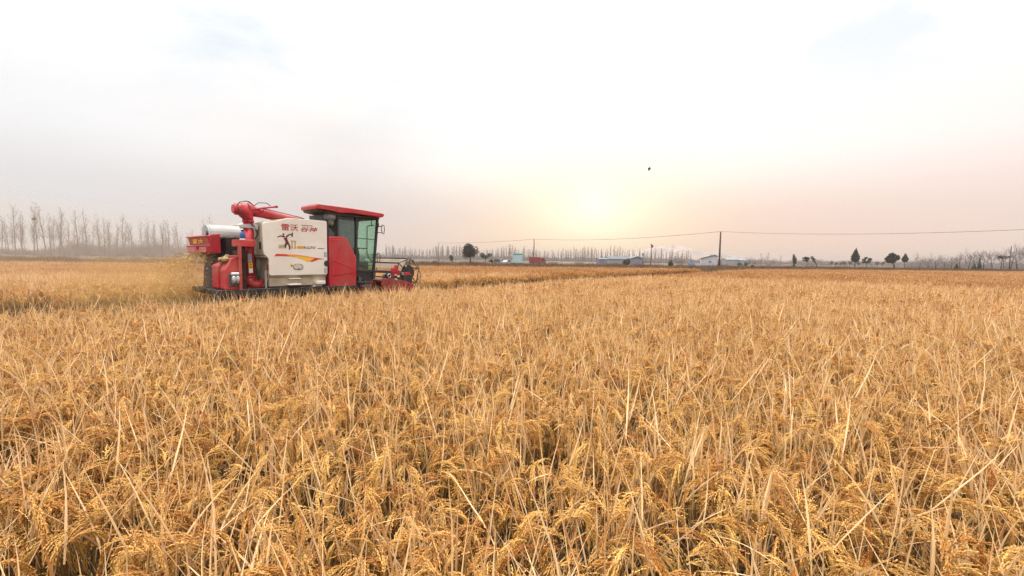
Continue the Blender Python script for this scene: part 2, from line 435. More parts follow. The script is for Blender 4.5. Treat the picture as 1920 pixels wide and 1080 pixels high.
def scatter(name, pts, sources, smin, smax, parts=None):
    """points mesh + geometry nodes that set a random source on every point"""
    me = bpy.data.meshes.new(name); n = len(pts)
    me.vertices.add(n); me.vertices.foreach_set('co', np.column_stack([pts, np.zeros(n)]).ravel().astype(np.float32))
    for nm, arr in (('rot', rng.uniform(0, 2 * math.pi, n)), ('scl', rng.uniform(smin, smax, n))):
        a = me.attributes.new(nm, 'FLOAT', 'POINT'); a.data.foreach_set('value', arr.astype(np.float32))
    a = me.attributes.new('kind_index', 'INT', 'POINT'); a.data.foreach_set('value', rng.integers(0, len(sources), n).astype(np.int32))
    me.update(); o = link(bpy.data.objects.new(name, me))
    g = bpy.data.node_groups.new(name + '_scatter', 'GeometryNodeTree')
    g.interface.new_socket('Geometry', in_out='INPUT', socket_type='NodeSocketGeometry')
    g.interface.new_socket('Geometry', in_out='OUTPUT', socket_type='NodeSocketGeometry')
    gi = g.nodes.new('NodeGroupInput'); go = g.nodes.new('NodeGroupOutput'); L = g.links.new
    join = g.nodes.new('GeometryNodeGeometryToInstance')
    for s_ in reversed(sources):
        oi = g.nodes.new('GeometryNodeObjectInfo'); oi.inputs['Object'].default_value = s_
        L(oi.outputs['Geometry'], join.inputs[0])
    iop = g.nodes.new('GeometryNodeInstanceOnPoints'); L(gi.outputs[0], iop.inputs['Points']); L(join.outputs[0], iop.inputs['Instance'])
    iop.inputs['Pick Instance'].default_value = True
    def attr(nm, ty):
        q = g.nodes.new('GeometryNodeInputNamedAttribute'); q.data_type = ty; q.inputs['Name'].default_value = nm
        return q.outputs['Attribute']
    L(attr('kind_index', 'INT'), iop.inputs['Instance Index'])
    cx = g.nodes.new('ShaderNodeCombineXYZ'); L(attr('rot', 'FLOAT'), cx.inputs['Z']); L(cx.outputs[0], iop.inputs['Rotation'])
    L(attr('scl', 'FLOAT'), iop.inputs['Scale']); L(iop.outputs[0], go.inputs[0])
    md = o.modifiers.new('scatter', 'NODES'); md.node_group = g
    return o

def lattice(step, x0, x1, y0, y1, jit):
    """points of a grid aligned with the drill rows"""
    a = R(12); c, s_ = math.cos(a), math.sin(a)
    r_ = max(abs(x0), abs(x1), abs(y0), abs(y1)) * 1.5
    k = np.arange(-r_, r_, step); gx, gy = np.meshgrid(k, k); p = np.column_stack([gx.ravel(), gy.ravel()])
    p = p @ np.array([[c, s_], [-s_, c]])
    p = p[(p[:, 0] > x0) & (p[:, 0] < x1) & (p[:, 1] > y0) & (p[:, 1] < y1)]
    return p + rng.normal(size=p.shape) * jit
def in_view(p, slack=1.5): return np.abs(p[:, 0]) < p[:, 1] * 1.22 + slack
def across(p): return p @ N_
def along(p): return p @ H_
def near_crop(p): return across(p) < EDGE_NEAR + .12 * np.sin(along(p) * 1.7)
def far_crop(p):
    lim = np.where(along(p) > U_HEADER, EDGE_AHEAD, EDGE_BEHIND)
    return across(p) > lim + .12 * np.sin(along(p) * 2.3)
def field(p): return p[:, 1] < far_y(p[:, 0])

R1, R2 = 12.0, 26.0
p = lattice(.2, -16, 16, .2, 13, .025); p = p[in_view(p, 1.0)]; d = np.hypot(p[:, 0], p[:, 1]); p = p[(d < R1) & (d > .75) & near_crop(p)]
P_near, P_near_f = p, None
p = lattice(.56, -34, 34, 1, 28, .04); p = p[in_view(p)]; d = np.hypot(p[:, 0], p[:, 1]); p = p[(d >= R1 - .05) & (d < R2)]
P_mid_n, P_mid_f = p[near_crop(p + N_ * .28)], p[far_crop(p - N_ * .28)]
p = lattice(1.85, -120, 150, 8, 110, .1); p = p[in_view(p, 4)]; d = np.hypot(p[:, 0], p[:, 1]); p = p[(d >= R2 - .6) & field(p)]
P_far_n, P_far_f = p[near_crop(p + N_ * .7)], p[far_crop(p - N_ * .7)]
print('rice points', len(P_near), len(P_mid_n), len(P_mid_f), len(P_far_n), len(P_far_f))
tag(scatter('rice_plants', P_near, hills_near, .92, 1.08), 'ripe golden rice ears bowing at the front of the field', 'rice', kind='stuff')
tag(scatter('rice_crop', P_mid_n, hills_mid, .95, 1.08), 'standing ripe rice on the camera side of the harvester', 'rice', kind='stuff')
tag(scatter('rice_crop', P_far_n, hills_far, .97, 1.04), 'ripe rice stretching to the trees on the right', 'rice', kind='stuff')
tag(scatter('rice_crop', P_mid_f, hills_mid, .95, 1.08), 'uncut rice standing just beyond the harvester', 'rice', kind='stuff')
tag(scatter('rice_crop', P_far_f, hills_far, .97, 1.04), 'uncut rice reaching to the bare trees behind the harvester', 'rice', kind='stuff')
p = lattice(.22, -20, 40, 3, 60, .04); p = p[in_view(p)]
p = p[(~near_crop(p)) & (~far_crop(p))]
tag(scatter('rice_stubble', p, stubbles, .85, 1.15), 'short cut straw stubble in the lane beside the standing rice', 'stubble', kind='stuff')
# ------------------------------------------------------------------ combine harvester
PHM = R(39.0)
hm = Vector((math.sin(PHM), math.cos(PHM), 0)); nm = Vector((-math.cos(PHM), math.sin(PHM), 0))
U0 = 5.6
root = empty('combine_harvester', tuple(hm * U0 + nm * 10.75), R(90) - PHM)
tag(root, 'red and cream tracked combine harvester spraying chaff while it cuts the rice', 'combine harvester')
def Q(u, w, z): return Vector((u - U0, w, z))       # u along the travel, w away from the camera, z up

red = mat('red_paint', (0.42, 0.010, 0.024), 0.38, 0.14, 1.7, coat=0.12, dirt=(0.36, 0.11, 0.07), dirt_amt=0.7)
red_dusty = mat('dusty_red_paint', (0.46, 0.022, 0.03), 0.6, 0.18, 2.4, dirt=(0.40, 0.17, 0.10), dirt_amt=0.75)
cream = mat('cream_paint', (0.77, 0.72, 0.64), 0.42, 0.05, 1.2, coat=0.2, dirt=(0.55, 0.45, 0.32), dirt_amt=0.45)
cream_dirty = mat('muddy_cream_paint', (0.46, 0.39, 0.28), 0.7, 0.15, 2.0, dirt=(0.24, 0.16, 0.08), dirt_amt=0.85)
whitish = mat('white_paint', (0.40, 0.40, 0.385), 0.5, 0.08, 2.0, coat=0.1, dirt=(0.27, 0.24, 0.19), dirt_amt=0.6)
black = mat('black_metal', (0.018, 0.017, 0.018), 0.5, 0.3, 5.0, dirt=(0.09, 0.06, 0.04), dirt_amt=0.5)
dark = mat('dark_grimy_metal', (0.035, 0.028, 0.024), 0.8, 0.4, 4.0, dirt=(0.10, 0.065, 0.035), dirt_amt=0.8)
grey = mat('grey_plastic', (0.20, 0.21, 0.215), 0.5, 0.12, 3.0)
dgrey = mat('dark_grey_plastic', (0.075, 0.08, 0.085), 0.5, 0.15, 3.0)
steel = mat('bright_steel', (0.55, 0.55, 0.57), 0.3, 0.1, 6.0, metal=0.9)
rubber = mat('black_rubber', (0.022, 0.021, 0.02), 0.85, 0.3, 6.0, bump=0.3, dirt=(0.12, 0.085, 0.05), dirt_amt=0.8)
mud = mat('dried_mud', (0.25, 0.17, 0.10), 0.95, 0.3, 5.0, bump=0.5)
bluep = mat('blue_plastic', (0.02, 0.07, 0.22), 0.35, 0.1, 5.0)
yellow = mat('yellow_print', (0.80, 0.46, 0.03), 0.5, 0.05)
redprint = mat('red_print', (0.42, 0.012, 0.02), 0.5, 0.05)
maroon = mat('maroon_print', (0.085, 0.012, 0.014), 0.5, 0.2, 30)
gold = mat('gold_print', (0.42, 0.30, 0.09), 0.4, 0.1, 20)
blackprint = mat('black_print', (0.02, 0.02, 0.022), 0.5, 0.05)
orange = mat('orange_print', (0.80, 0.24, 0.02), 0.5, 0.05)
greyprint = mat('grey_print', (0.30, 0.33, 0.37), 0.5, 0.2, 40)
whiteprint = mat('white_print', (0.8, 0.8, 0.78), 0.5, 0.03)
strawpile = mat('straw_litter', (0.36, 0.24, 0.11), 0.95, 0.4, 25, bump=0.9)

def glass_mat(name, tint, dirty=0.08):
    mt = bpy.data.materials.new(name); mt.use_nodes = True; t = mt.node_tree; t.nodes.clear()
    tr = t.nodes.new('ShaderNodeBsdfTransparent'); tr.inputs[0].default_value = (*tint, 1)
    gl = t.nodes.new('ShaderNodeBsdfGlossy'); gl.inputs['Roughness'].default_value = 0.04
    df = t.nodes.new('ShaderNodeBsdfDiffuse'); df.inputs[0].default_value = (0.45, 0.55, 0.5, 1)
    lw = t.nodes.new('ShaderNodeLayerWeight'); lw.inputs[0].default_value = 0.5
    pw = t.nodes.new('ShaderNodeMath'); pw.operation = 'POWER'; pw.inputs[1].default_value = 4.0; t.links.new(lw.outputs['Facing'], pw.inputs[0])
    fr = t.nodes.new('ShaderNodeMath'); fr.operation = 'MULTIPLY_ADD'; fr.inputs[1].default_value = 0.5; fr.inputs[2].default_value = 0.035; t.links.new(pw.outputs[0], fr.inputs[0])
    m1 = t.nodes.new('ShaderNodeMixShader'); m1.inputs[0].default_value = dirty
    t.links.new(tr.outputs[0], m1.inputs[1]); t.links.new(df.outputs[0], m1.inputs[2])
    m2 = t.nodes.new('ShaderNodeMixShader'); t.links.new(fr.outputs[0], m2.inputs[0])
    t.links.new(m1.outputs[0], m2.inputs[1]); t.links.new(gl.outputs[0], m2.inputs[2])
    o = t.nodes.new('ShaderNodeOutputMaterial'); t.links.new(m2.outputs[0], o.inputs[0]); return mt
glass = glass_mat('green_tinted_glass', (0.80, 0.93, 0.86))
smoke = glass_mat('smoked_glass', (0.42, 0.45, 0.46), 0.05)

AU, AZ = (1, 0, 0), (0, 0, 1)
def side_prism(mb, pts, w0, w1, bevel=0.0, seg=1):       # outline in (u, z), from w0 to w1
    return mb.prism([(u - U0, z) for u, z in pts], AU, AZ, (0, w0, 0), (0, w1 - w0, 0), bevel, seg)
def part(name, mb, m_, parent=root, label=None):
    o = mb.build(name, m_, parent)
    if label: o['label'] = label
    return o
def rounded(pts, r, n=4):
    """round the corners of an outline"""
    out = []; k = len(pts)
    for i in range(k):
        p = Vector(pts[i]); a = Vector(pts[i - 1]) - p; b = Vector(pts[(i + 1) % k]) - p
        rr = min(r, a.length * .45, b.length * .45); s0 = p + a.normalized() * rr; s1 = p + b.normalized() * rr
        for j in range(n + 1):
            t = j / n; out.append(tuple(s0 * (1 - t) ** 2 + p * 2 * t * (1 - t) + s1 * t * t))
    return out

# --- running gear
for w in (0.14, 1.50):
    loop = [(3.55, .42), (3.72, .68), (4.0, .74), (6.0, .74), (6.3, .66), (6.42, .46), (6.3, .16), (5.9, .02), (4.1, .02), (3.7, .14)]
    b = MB(); side_prism(b, rounded(loop, .18), w, w + .45, .02)
    k = len(loop)
    for i in range(k):                                  # lugs round the belt
        p0, p1 = Vector(loop[i]), Vector(loop[(i + 1) % k]); n_ = max(1, int((p1 - p0).length / .14))
        for j in range(n_):
            p = p0.lerp(p1, (j + .5) / n_); d = (p1 - p0).normalized()
            b.box(Q(p.x, w + .225, p.y), (.05, .47, .05), Matrix.Rotation(-math.atan2(d.y, d.x), 3, 'Y'))
    tk = part('rubber_track', b, rubber)
    b = MB()
    for u, z, r in ((3.85, .45, .2), (6.1, .45, .2), (4.4, .2, .12), (4.85, .2, .12), (5.3, .2, .12), (5.7, .2, .12)):
        b.cyl(Q(u, w - .03, z), Q(u, w + .48, z), r, 18)
    part('roller', b, dark, tk)
b = MB(); b.box(Q(4.85, 1.05, .90), (3.3, 2.0, .12), None, .02); b.box(Q(4.9, 1.05, .80), (2.4, .9, .16))
for u in (3.4, 4.0, 4.6, 5.2, 5.9, 6.3): b.box(Q(u, .06, .84), (.05, .06, .12))
part('chassis', b, dark)
b = MB(); side_prism(b, [(3.08, .86), (3.16, .97), (4.2, .98), (6.45, .96), (6.45, .88), (3.4, .84)], -.04, .04, .008)
part('side_rail', b, black)

# --- grain tank body and its cream cladding
b = MB(); side_prism(b, [(4.12, 1.75), (4.12, 2.52), (4.3, 2.58), (4.66, 2.64), (5.60, 2.60), (5.60, 1.0), (4.22, 1.0), (4.22, 1.66)], .06, 2.05, .015)
tank = part('grain_tank', b, cream_dirty)
b = MB(); out = [(4.09, 1.78), (4.08, 2.50), (4.40, 2.565), (4.64, 2.655), (5.62, 2.655), (5.62, 1.27), (4.20, 1.27), (4.20, 1.67)]
side_prism(b, rounded(out, .05), 0.0, .055, .010, 2)
panel = part('side_panel', b, cream)
b = MB(); side_prism(b, [(4.14, 1.70), (4.14, 2.46), (4.18, 2.46), (4.18, 1.70)], .05, .62, .006)
part('rear_panel', b, cream)
b = MB(); b.box(Q(4.125, .27, 1.98), (.03, .10, .18), None, .008); part('vent', b, black)
b = MB(); b.box(Q(4.135, .2, 2.42), (.02, .05, .12), None, .004); part('reflector', b, redprint)
b = MB(); b.box(Q(4.205, .03, 1.46), (.012, .012, .12)); b.box(Q(4.207, .10, 1.47), (.02, .05, .14)); part('reflector', b, redprint)
b = MB()                                                  # muddy skirt that slopes in under the panel
v = [Q(4.20, .012, 1.265), Q(5.61, .012, 1.265), Q(5.50, .27, .96), Q(4.15, .27, .98)]
b.poly(v); b.poly([p + Vector((0, .03, 0)) for p in reversed(v)])
b.poly([v[0], v[3], v[3] + Vector((0, .03, 0)), v[0] + Vector((0, .03, 0))]); b.poly([v[1], v[0], v[0] + Vector((0, .03, 0)), v[1] + Vector((0, .03, 0))])
b.poly([v[2], v[1], v[1] + Vector((0, .03, 0)), v[2] + Vector((0, .03, 0))]); b.poly([v[3], v[2], v[2] + Vector((0, .03, 0)), v[3] + Vector((0, .03, 0))])
part('skirt', b, cream_dirty)
b = MB(); side_prism(b, [(4.60, 1.06), (4.66, 1.19), (4.93, 1.19), (4.90, 1.06)], .10, .20, .008); b.box(Q(4.75, .03, 1.045), (.30, .26, .035), None, .008)
b.box(Q(4.79, .055, 1.185), (.28, .12, .02), None, .004)
part('step', b, cream)
b = MB(); b.box(Q(5.40, .02, 1.07), (.24, .22, .09), None, .012); side_prism(b, [(5.22, .93), (5.30, 1.03), (5.52, 1.03), (5.44, .93)], .03, .2, .008)
part('step', b, cream)
b = MB()
ov = [(4.765 + .05, 1.535), (4.975 - .05, 1.535), (4.975, 1.51), (4.975, 1.44), (4.93, 1.412), (4.81, 1.412), (4.765, 1.44), (4.765, 1.51)]
side_prism(b, rounded(ov, .04), -.012, .004, .004); b.slot = 1; b.box(Q(4.87, -.016, 1.425), (.04, .012, .02))
b.slot = 1; side_prism(b, rounded([(4.752 + .05, 1.548), (4.988 - .05, 1.548), (4.988, 1.515), (4.988, 1.43), (4.94, 1.40), (4.80, 1.40), (4.752, 1.43), (4.752, 1.515)], .04), -.004, .004)
part('hatch', b, [mat('hatch_cream', (0.55, 0.49, 0.40), 0.5), dgrey], panel)
b = MB(); b.cyl(Q(5.60, -.02, 1.56), Q(5.60, .03, 1.56), .075, 16); part('latch', b, black, panel)
for z0, z1 in ((1.73, 1.85), (1.32, 1.44)):
    b = MB(); b.box(Q(5.567, -.003, (z0 + z1) / 2), (.075, .006, z1 - z0)); b.slot = 1
    for i in range(3): b.box(Q(5.567, -.008, z0 + .025 + i * .035), (.055, .006, .008))
    part('notice_plate', b, [greyprint, whiteprint], panel)
b = MB(); b.box(Q(4.713, -.003, 1.51), (.05, .006, .06)); b.slot = 1
b.prism([(4.698 - U0, 1.495), (4.728 - U0, 1.495), (4.713 - U0, 1.53)], AU, AZ, (0, -.010, 0), (0, .006, 0))
part('warning_sticker', b, [yellow, blackprint], panel)

# --- printed words and marks on the panel
def words_on(name, txt, u, z, size, m_, parent, shear=0.0, width=None, height=None, bold=0.0, w=-.002, rz=None):
    cu = bpy.data.curves.new(name, 'FONT'); cu.body = txt; cu.size = size; cu.shear = shear; cu.offset = bold; cu.extrude = .0015
    cu.resolution_u = 2
    tmp = bpy.data.objects.new(name, cu); COL.objects.link(tmp)
    dg = bpy.context.evaluated_depsgraph_get(); me = bpy.data.meshes.new_from_object(tmp.evaluated_get(dg))
    bpy.data.objects.remove(tmp); bpy.data.curves.remove(cu)
    co = np.zeros(len(me.vertices) * 3); me.vertices.foreach_get('co', co); co = co.reshape(-1, 3)
    lo, hi = co.min(0), co.max(0)
    sx = width / (hi[0] - lo[0]) if width else 1; sy = height / (hi[1] - lo[1]) if height else sx
    for v_, c in zip(me.vertices, co):
        v_.co = ((c[0] - lo[0]) * sx, (c[1] - lo[1]) * sy, c[2])
    me.materials.clear(); me.materials.append(m_); me.name = name
    o = link(bpy.data.objects.new(name, me), parent)
    o.rotation_euler = (R(90), 0, R(-90) if rz == 'rear' else 0)
    o.location = Q(u, w, z); return o
words_on('lettering', '雷沃', 4.495, 2.350, .2, redprint, panel, width=.395, height=.162, bold=.002)
words_on('lettering', '谷神', 4.945, 2.345, .2, redprint, panel, shear=.25, width=.425, height=.125, bold=.002)
words_on('lettering', 'RG70', 5.010, 1.922, .1, blackprint, panel, width=.282, height=.063, bold=.001)
words_on('lettering', '倒翔', 4.414, 1.912, .1, gold, panel, width=.185, height=.10, bold=.001)
b = MB()
side_prism(b, [(4.70, 1.922), (4.70, 1.94), (4.715, 1.945), (4.715, 2.09), (4.70, 2.095), (4.70, 2.112), (4.835, 2.112), (4.835, 2.095), (4.82, 2.09), (4.82, 1.945), (4.835, 1.94), (4.835, 1.922),
    (4.775, 1.922), (4.775, 1.94), (4.79, 1.945), (4.79, 2.09), (4.745, 2.09), (4.745, 1.945), (4.76, 1.94), (4.76, 1.922)], -.003, .002)
part('lettering', b, gold, panel)
b = MB(); side_prism(b, rounded([(4.852, 1.928), (4.852, 1.988), (4.994, 1.988), (4.994, 1.928)], .02), -.003, .002)
b.slot = 1
for i, u in enumerate((4.87, 4.915, 4.96)): b.box(Q(u + .008, -.005, 1.958), (.022, .004, .034)); b.box(Q(u + .008, -.007, 1.962), (.032, .004, .007))
part('model_badge', b, [orange, yellow], panel)
b = MB(); b.box(Q(5.312, -.003, 1.978), (.026, .004, .010))
part('lettering', b, blackprint, panel)
b = MB()
side_prism(b, [(5.35, 1.938), (5.40, 1.952), (5.47, 1.948), (5.545, 1.945), (5.548, 1.934), (5.44, 1.932)], -.003, .002)
part('lettering', b, maroon, panel)
b = MB()
for i in range(6): b.box(Q(4.99 + i * .047, -.003, 2.500), (.032, .004, .020), Matrix.Rotation(R(15), 3, 'Y'))
part('lettering', b, maroon, panel)
b = MB()                                                  # a striding figure mark in maroon
for a_, c_, r_ in (((4.575, 2.175), (4.625, 2.055), .038), ((4.565, 2.20), (4.47, 2.215), .020), ((4.47, 2.215), (4.40, 2.185), .013),
                   ((4.60, 2.20), (4.68, 2.262), .020), ((4.68, 2.262), (4.74, 2.25), .016), ((4.61, 2.06), (4.565, 1.97), .026),
                   ((4.63, 2.06), (4.675, 1.97), .027), ((4.675, 1.97), (4.67, 1.895), .019), ((4.565, 1.97), (4.585, 1.94), .016)):
    a2, c2 = Vector(a_), Vector(c_); d = (c2 - a2).normalized(); n2 = Vector((-d.y, d.x)) * r_
    side_prism(b, [tuple(a2 + n2), tuple(c2 + n2 * .7), tuple(c2 + d * r_ * .3), tuple(c2 - n2 * .7), tuple(a2 - n2)], -.003 - .0007 * r_ * 100, .002)
side_prism(b, [(4.725, 2.30), (4.762, 2.305), (4.752, 2.20), (4.722, 2.205)], -.0035, .002)
side_prism(b, [(4.535 + .024 * math.cos(i), 2.255 + .026 * math.sin(i)) for i in np.linspace(0, 2 * math.pi, 9)[:-1]], -.0035, .002)
b.slot = 1; side_prism(b, [(4.575, 2.19), (4.60, 2.20), (4.60, 2.10), (4.585, 2.11)], -.0085, .002); side_prism(b, [(4.635, 2.03), (4.655, 2.04), (4.665, 1.98), (4.65, 1.97)], -.0085, .002)
part('emblem', b, [maroon, redprint], panel)
b = MB()                                                  # swoosh: red to yellow, then a red flick
top = [(4.315, 1.726), (4.366, 1.786), (4.58, 1.782), (4.80, 1.772), (5.05, 1.742), (5.296, 1.700)]
bot = [(4.316, 1.724), (4.45, 1.733), (4.682, 1.730), (4.80, 1.712), (4.96, 1.665), (5.117, 1.597)]
for i in range(5):
    b.slot = (0, 0, 1, 2, 2)[i]
    side_prism(b, [bot[i], bot[i + 1], top[i + 1], top[i]], -.003, .002)
b.slot = 0; side_prism(b, [(5.161, 1.618), (5.213, 1.596), (5.39, 1.66), (5.55, 1.67), (5.296, 1.706), (5.25, 1.665)], -.005, .002)
b.slot = 0; side_prism(b, [(4.80, 1.774), (5.05, 1.744), (5.296, 1.702), (5.29, 1.692), (5.05, 1.732), (4.80, 1.764)], -.0055, .002)
part('swoosh', b, [mat('swoosh_red', (0.62, 0.035, 0.02), .5), orange, yellow], panel)

# --- red cover below the cab
b = MB(); out = [(5.655, 2.26), (6.09, 2.28), (6.20, 2.20), (6.435, 1.70), (6.43, .93), (6.38, .86), (5.66, .86)]
side_prism(b, rounded(out, .06), -.03, .30, .028, 3)
cover = part('side_cover', b, red)
b = MB(); out2 = [(5.71, 2.19), (6.07, 2.21), (6.15, 2.15), (6.37, 1.68), (6.37, 1.30), (5.71, 1.22)]
side_prism(b, rounded(out2, .05), -.042, -.02, .009, 2)
part('raised_panel', b, red, cover)
b = MB(); side_prism(b, [(5.72, 1.66), (6.05, 1.56), (6.34, 1.40), (6.34, 1.37), (6.03, 1.53), (5.72, 1.63)], -.048, -.036, .004)
part('crease', b, red, cover)

# --- cab
b = MB(); side_prism(b, [(5.68, .95), (5.68, 1.45), (7.0, 1.33), (7.0, 1.12), (6.9, .95)], .32, 1.1, .02)
part('cab_floor', b, dgrey)
b = MB()
def bar(p, q, t=.035, wd=None): # square bar between two points
    a_, c_ = Vector(p), Vector(q); d = c_ - a_
    b.box((a_ + c_) / 2, (t, wd or t, d.length), d.to_track_quat('Z', 'Y').to_matrix())
for w in (.10, 1.14):
    bar(Q(6.49, w, 1.36), Q(6.51, w, 2.90), .075, .05); bar(Q(7.02, w, 1.10), Q(7.19, w, 2.90), .065, .055)
    bar(Q(5.95, w, 1.60), Q(5.96, w, 2.90), .055, .05); None
    bar(Q(6.49, w, 1.36), Q(7.02, w, 1.34), .05, .05); bar(Q(6.51, w, 2.86), Q(7.19, w, 2.84), .05, .05); bar(Q(5.96, w, 2.88), Q(6.5, w, 2.88), .05, .05)
bar(Q(7.02, .1, 1.12), Q(7.02, 1.14, 1.12), .06); bar(Q(7.19, .1, 2.84), Q(7.19, 1.14, 2.84), .06)
side_prism(b, rounded([(6.545, 2.70), (6.70, 2.76), (7.13, 2.80), (7.15, 2.86), (6.545, 2.86)], .02), .105, .125)
side_prism(b, [(6.52, 1.36), (7.03, 1.34), (7.02, 1.12), (6.9, .98), (6.52, 1.20)], .108, .13)
side_prism(b, [(6.44, 1.75), (6.60, 1.55), (6.62, 1.80), (6.58, 1.98), (6.46, 2.02)], .104, .13, .01)
frame = part('cab_frame', b, black)
b = MB(); side_prism(b, [(6.52, 1.37), (7.04, 1.35), (7.16, 2.84), (6.53, 2.85)], .112, .118)
dr = part('cab_door', b, glass)
b = MB(); b.tube([Q(7.03, .07, 2.63), Q(6.85, .07, 2.62), Q(6.83, .07, 2.58), Q(6.82, .07, 1.85), Q(6.90, .07, 1.68), Q(7.0, .07, 1.62)], .013, 6)
b.tube([Q(6.53, .09, 2.26), Q(7.10, .09, 2.24)], .009, 6); b.tube([Q(6.53, .09, 1.98), Q(6.83, .09, 1.98)], .012, 6); b.tube([Q(6.54, .09, 1.52), Q(7.05, .09, 1.50)], .010, 6)
b.tube([Q(6.99, .09, 2.80), Q(6.99, .09, 2.64)], .010, 6)
part('handrail', b, black, dr)
b = MB(); v = [Q(7.035, .14, 1.15), Q(7.035, 1.10, 1.15), Q(7.195, 1.10, 2.82), Q(7.195, .14, 2.82)]
b.prism([(0, 0), (.96, 0), (.96, 1.68), (0, 1.68)], (0, 1, 0), (Vector((.16, 0, 1.67))).normalized(), v[0], (.006, 0, 0)); part('windscreen', b, glass)
b = MB(); side_prism(b, [(5.97, 1.62), (6.47, 1.62), (6.47, 2.86), (5.97, 2.86)], .112, .118); part('quarter_window', b, smoke)
b = MB(); side_prism(b, [(6.52, 1.37), (7.04, 1.35), (7.16, 2.84), (6.53, 2.85)], 1.13, 1.135); part('far_window', b, glass)
b = MB(); side_prism(b, [(5.70, 1.3), (6.49, 1.3), (6.49, 2.86), (5.70, 2.86)], 1.08, 1.12); part('cab_wall', b, grey)
b = MB(); b.box(Q(5.72, .60, 2.1), (.05, .92, 1.5)); part('rear_wall', b, black)
b = MB(); b.box(Q(6.05, .60, 1.62), (.46, .5, .14), None, .04, 2); side_prism(b, rounded([(5.82, 1.6), (5.76, 2.3), (5.86, 2.36), (5.96, 1.64)], .04), .37, .83, .03); b.box(Q(6.05, .60, 1.48), (.35, .4, .2))
part('seat', b, black)
b = MB(); b.tube([Q(6.85, .60, 1.35), Q(6.62, .60, 1.86)], .04, 10)
c = Q(6.60, .60, 1.90); ax = Vector((-.45, 0, .9)).normalized(); a_ = ax.orthogonal().normalized(); e_ = ax.cross(a_)
b.tube([c + (a_ * math.cos(t) + e_ * math.sin(t)) * .2 for t in np.linspace(0, 2 * math.pi, 21)], .017, 6, False)
for t in (0, 2.1, 4.2): b.tube([c, c + (a_ * math.cos(t) + e_ * math.sin(t)) * .2], .014, 6)
b.box(Q(6.93, .60, 1.50), (.12, .7, .26), None, .03)
part('steering_column', b, black)
b = MB(); b.box(Q(6.75, .22, 1.03), (.42, .25, .03), None, .006); b.box(Q(6.62, .16, 1.10), (.10, .12, .12), None, .01); b.box(Q(6.78, .16, 1.14), (.06, .08, .2)); b.cyl(Q(6.9, .12, 1.22), Q(6.9, .2, 1.22), .05, 12)
b.box(Q(6.75, .10, .93), (.36, .2, .03)); b.tube([Q(6.6, .1, .93), Q(6.6, .1, 1.2)], .012, 6)
part('footstep', b, dgrey)
b = MB()                                                  # roof, drooping to the front
prof_t = [(5.32, 3.02), (5.36, 3.065), (5.9, 3.055), (6.6, 3.035), (7.26, 2.995), (7.32, 2.965)]
prof_b = [(7.30, 2.915), (7.24, 2.875), (6.7, 2.895), (6.35, 2.915), (6.1, 2.895), (5.95, 2.885), (5.62, 2.93), (5.33, 2.94)]
side_prism(b, prof_t + prof_b, -.06, .80, .022, 3)
side_prism(b, [(5.62, 3.055)] + prof_t[2:] + prof_b[:6] + [(5.62, 2.93)], .79, 1.28, .022, 3)
rf = part('roof', b, red)
b = MB(); side_prism(b, [(5.36, 2.93), (5.62, 2.92), (5.95, 2.87), (7.2, 2.86), (7.2, 2.83), (5.9, 2.82), (5.4, 2.89)], 0.0, .78, .01)
part('roof_lining', b, black, rf)
b = MB(); side_prism(b, rounded([(5.42, 3.06), (5.46, 3.095), (5.62, 3.095), (5.66, 3.06)], .02), .2, .7, .01); part('roof_vent', b, black, rf)
for w in (.0,):
    for nm_, u, z0, z1 in (('mirror', 7.22, 2.40, 2.66), ('mirror', 7.07, 1.58, 1.86)):
        b = MB(); y = -.10
        loop = [Q(u - .02, y, z1), Q(u + .05, y, z1 - .02), Q(u + .06, y, (z0 + z1) / 2), Q(u + .04, y, z0), Q(u - .01, y, z0 + .02), Q(u - .04, y, (z0 + z1) / 2), Q(u - .02, y, z1)]
        b.tube(loop, .012, 6); b.tube([Q(u - .06, .1, z1 - .05), Q(u - .02, y, z1 - .04)], .012, 6); b.tube([Q(u - .1, .1, z0 + .05), Q(u - .01, y, z0 + .04)], .010, 6)
        part('grab_handle', b, black)
b = MB(); b.box(Q(7.13, .02, 2.66), (.07, .10, .10), None, .01); part('work_lamp', b, black)
# machinery between tank and cab
b = MB(); b.lathe([(.02, 2.56), (.07, 2.56), (.085, 2.62), (.09, 2.70), (.145, 2.735), (.15, 2.75), (.15, 2.87), (.13, 2.885), (.02, 2.885)], Q(5.80, .17, 0), n=24)
part('air_intake', b, grey)
b = MB(); b.box(Q(5.66, .75, 1.9), (.08, 1.3, 1.5)); b.box(Q(5.8, .5, 2.36), (.24, .3, .22), None, .02); b.tube([Q(5.78, .3, 2.56), Q(5.78, .34, 2.42), Q(5.86, .5, 2.34)], .045, 10)
b.tube([Q(5.68, .2, 2.45), Q(5.95, .16, 2.28)], .03, 8); part('engine_housing', b, black)
b = MB(); side_prism(b, [(5.72, 2.25), (5.74, 2.50), (5.80, 2.46), (5.98, 2.28)], .14, .16); part('bracket', b, dgrey)

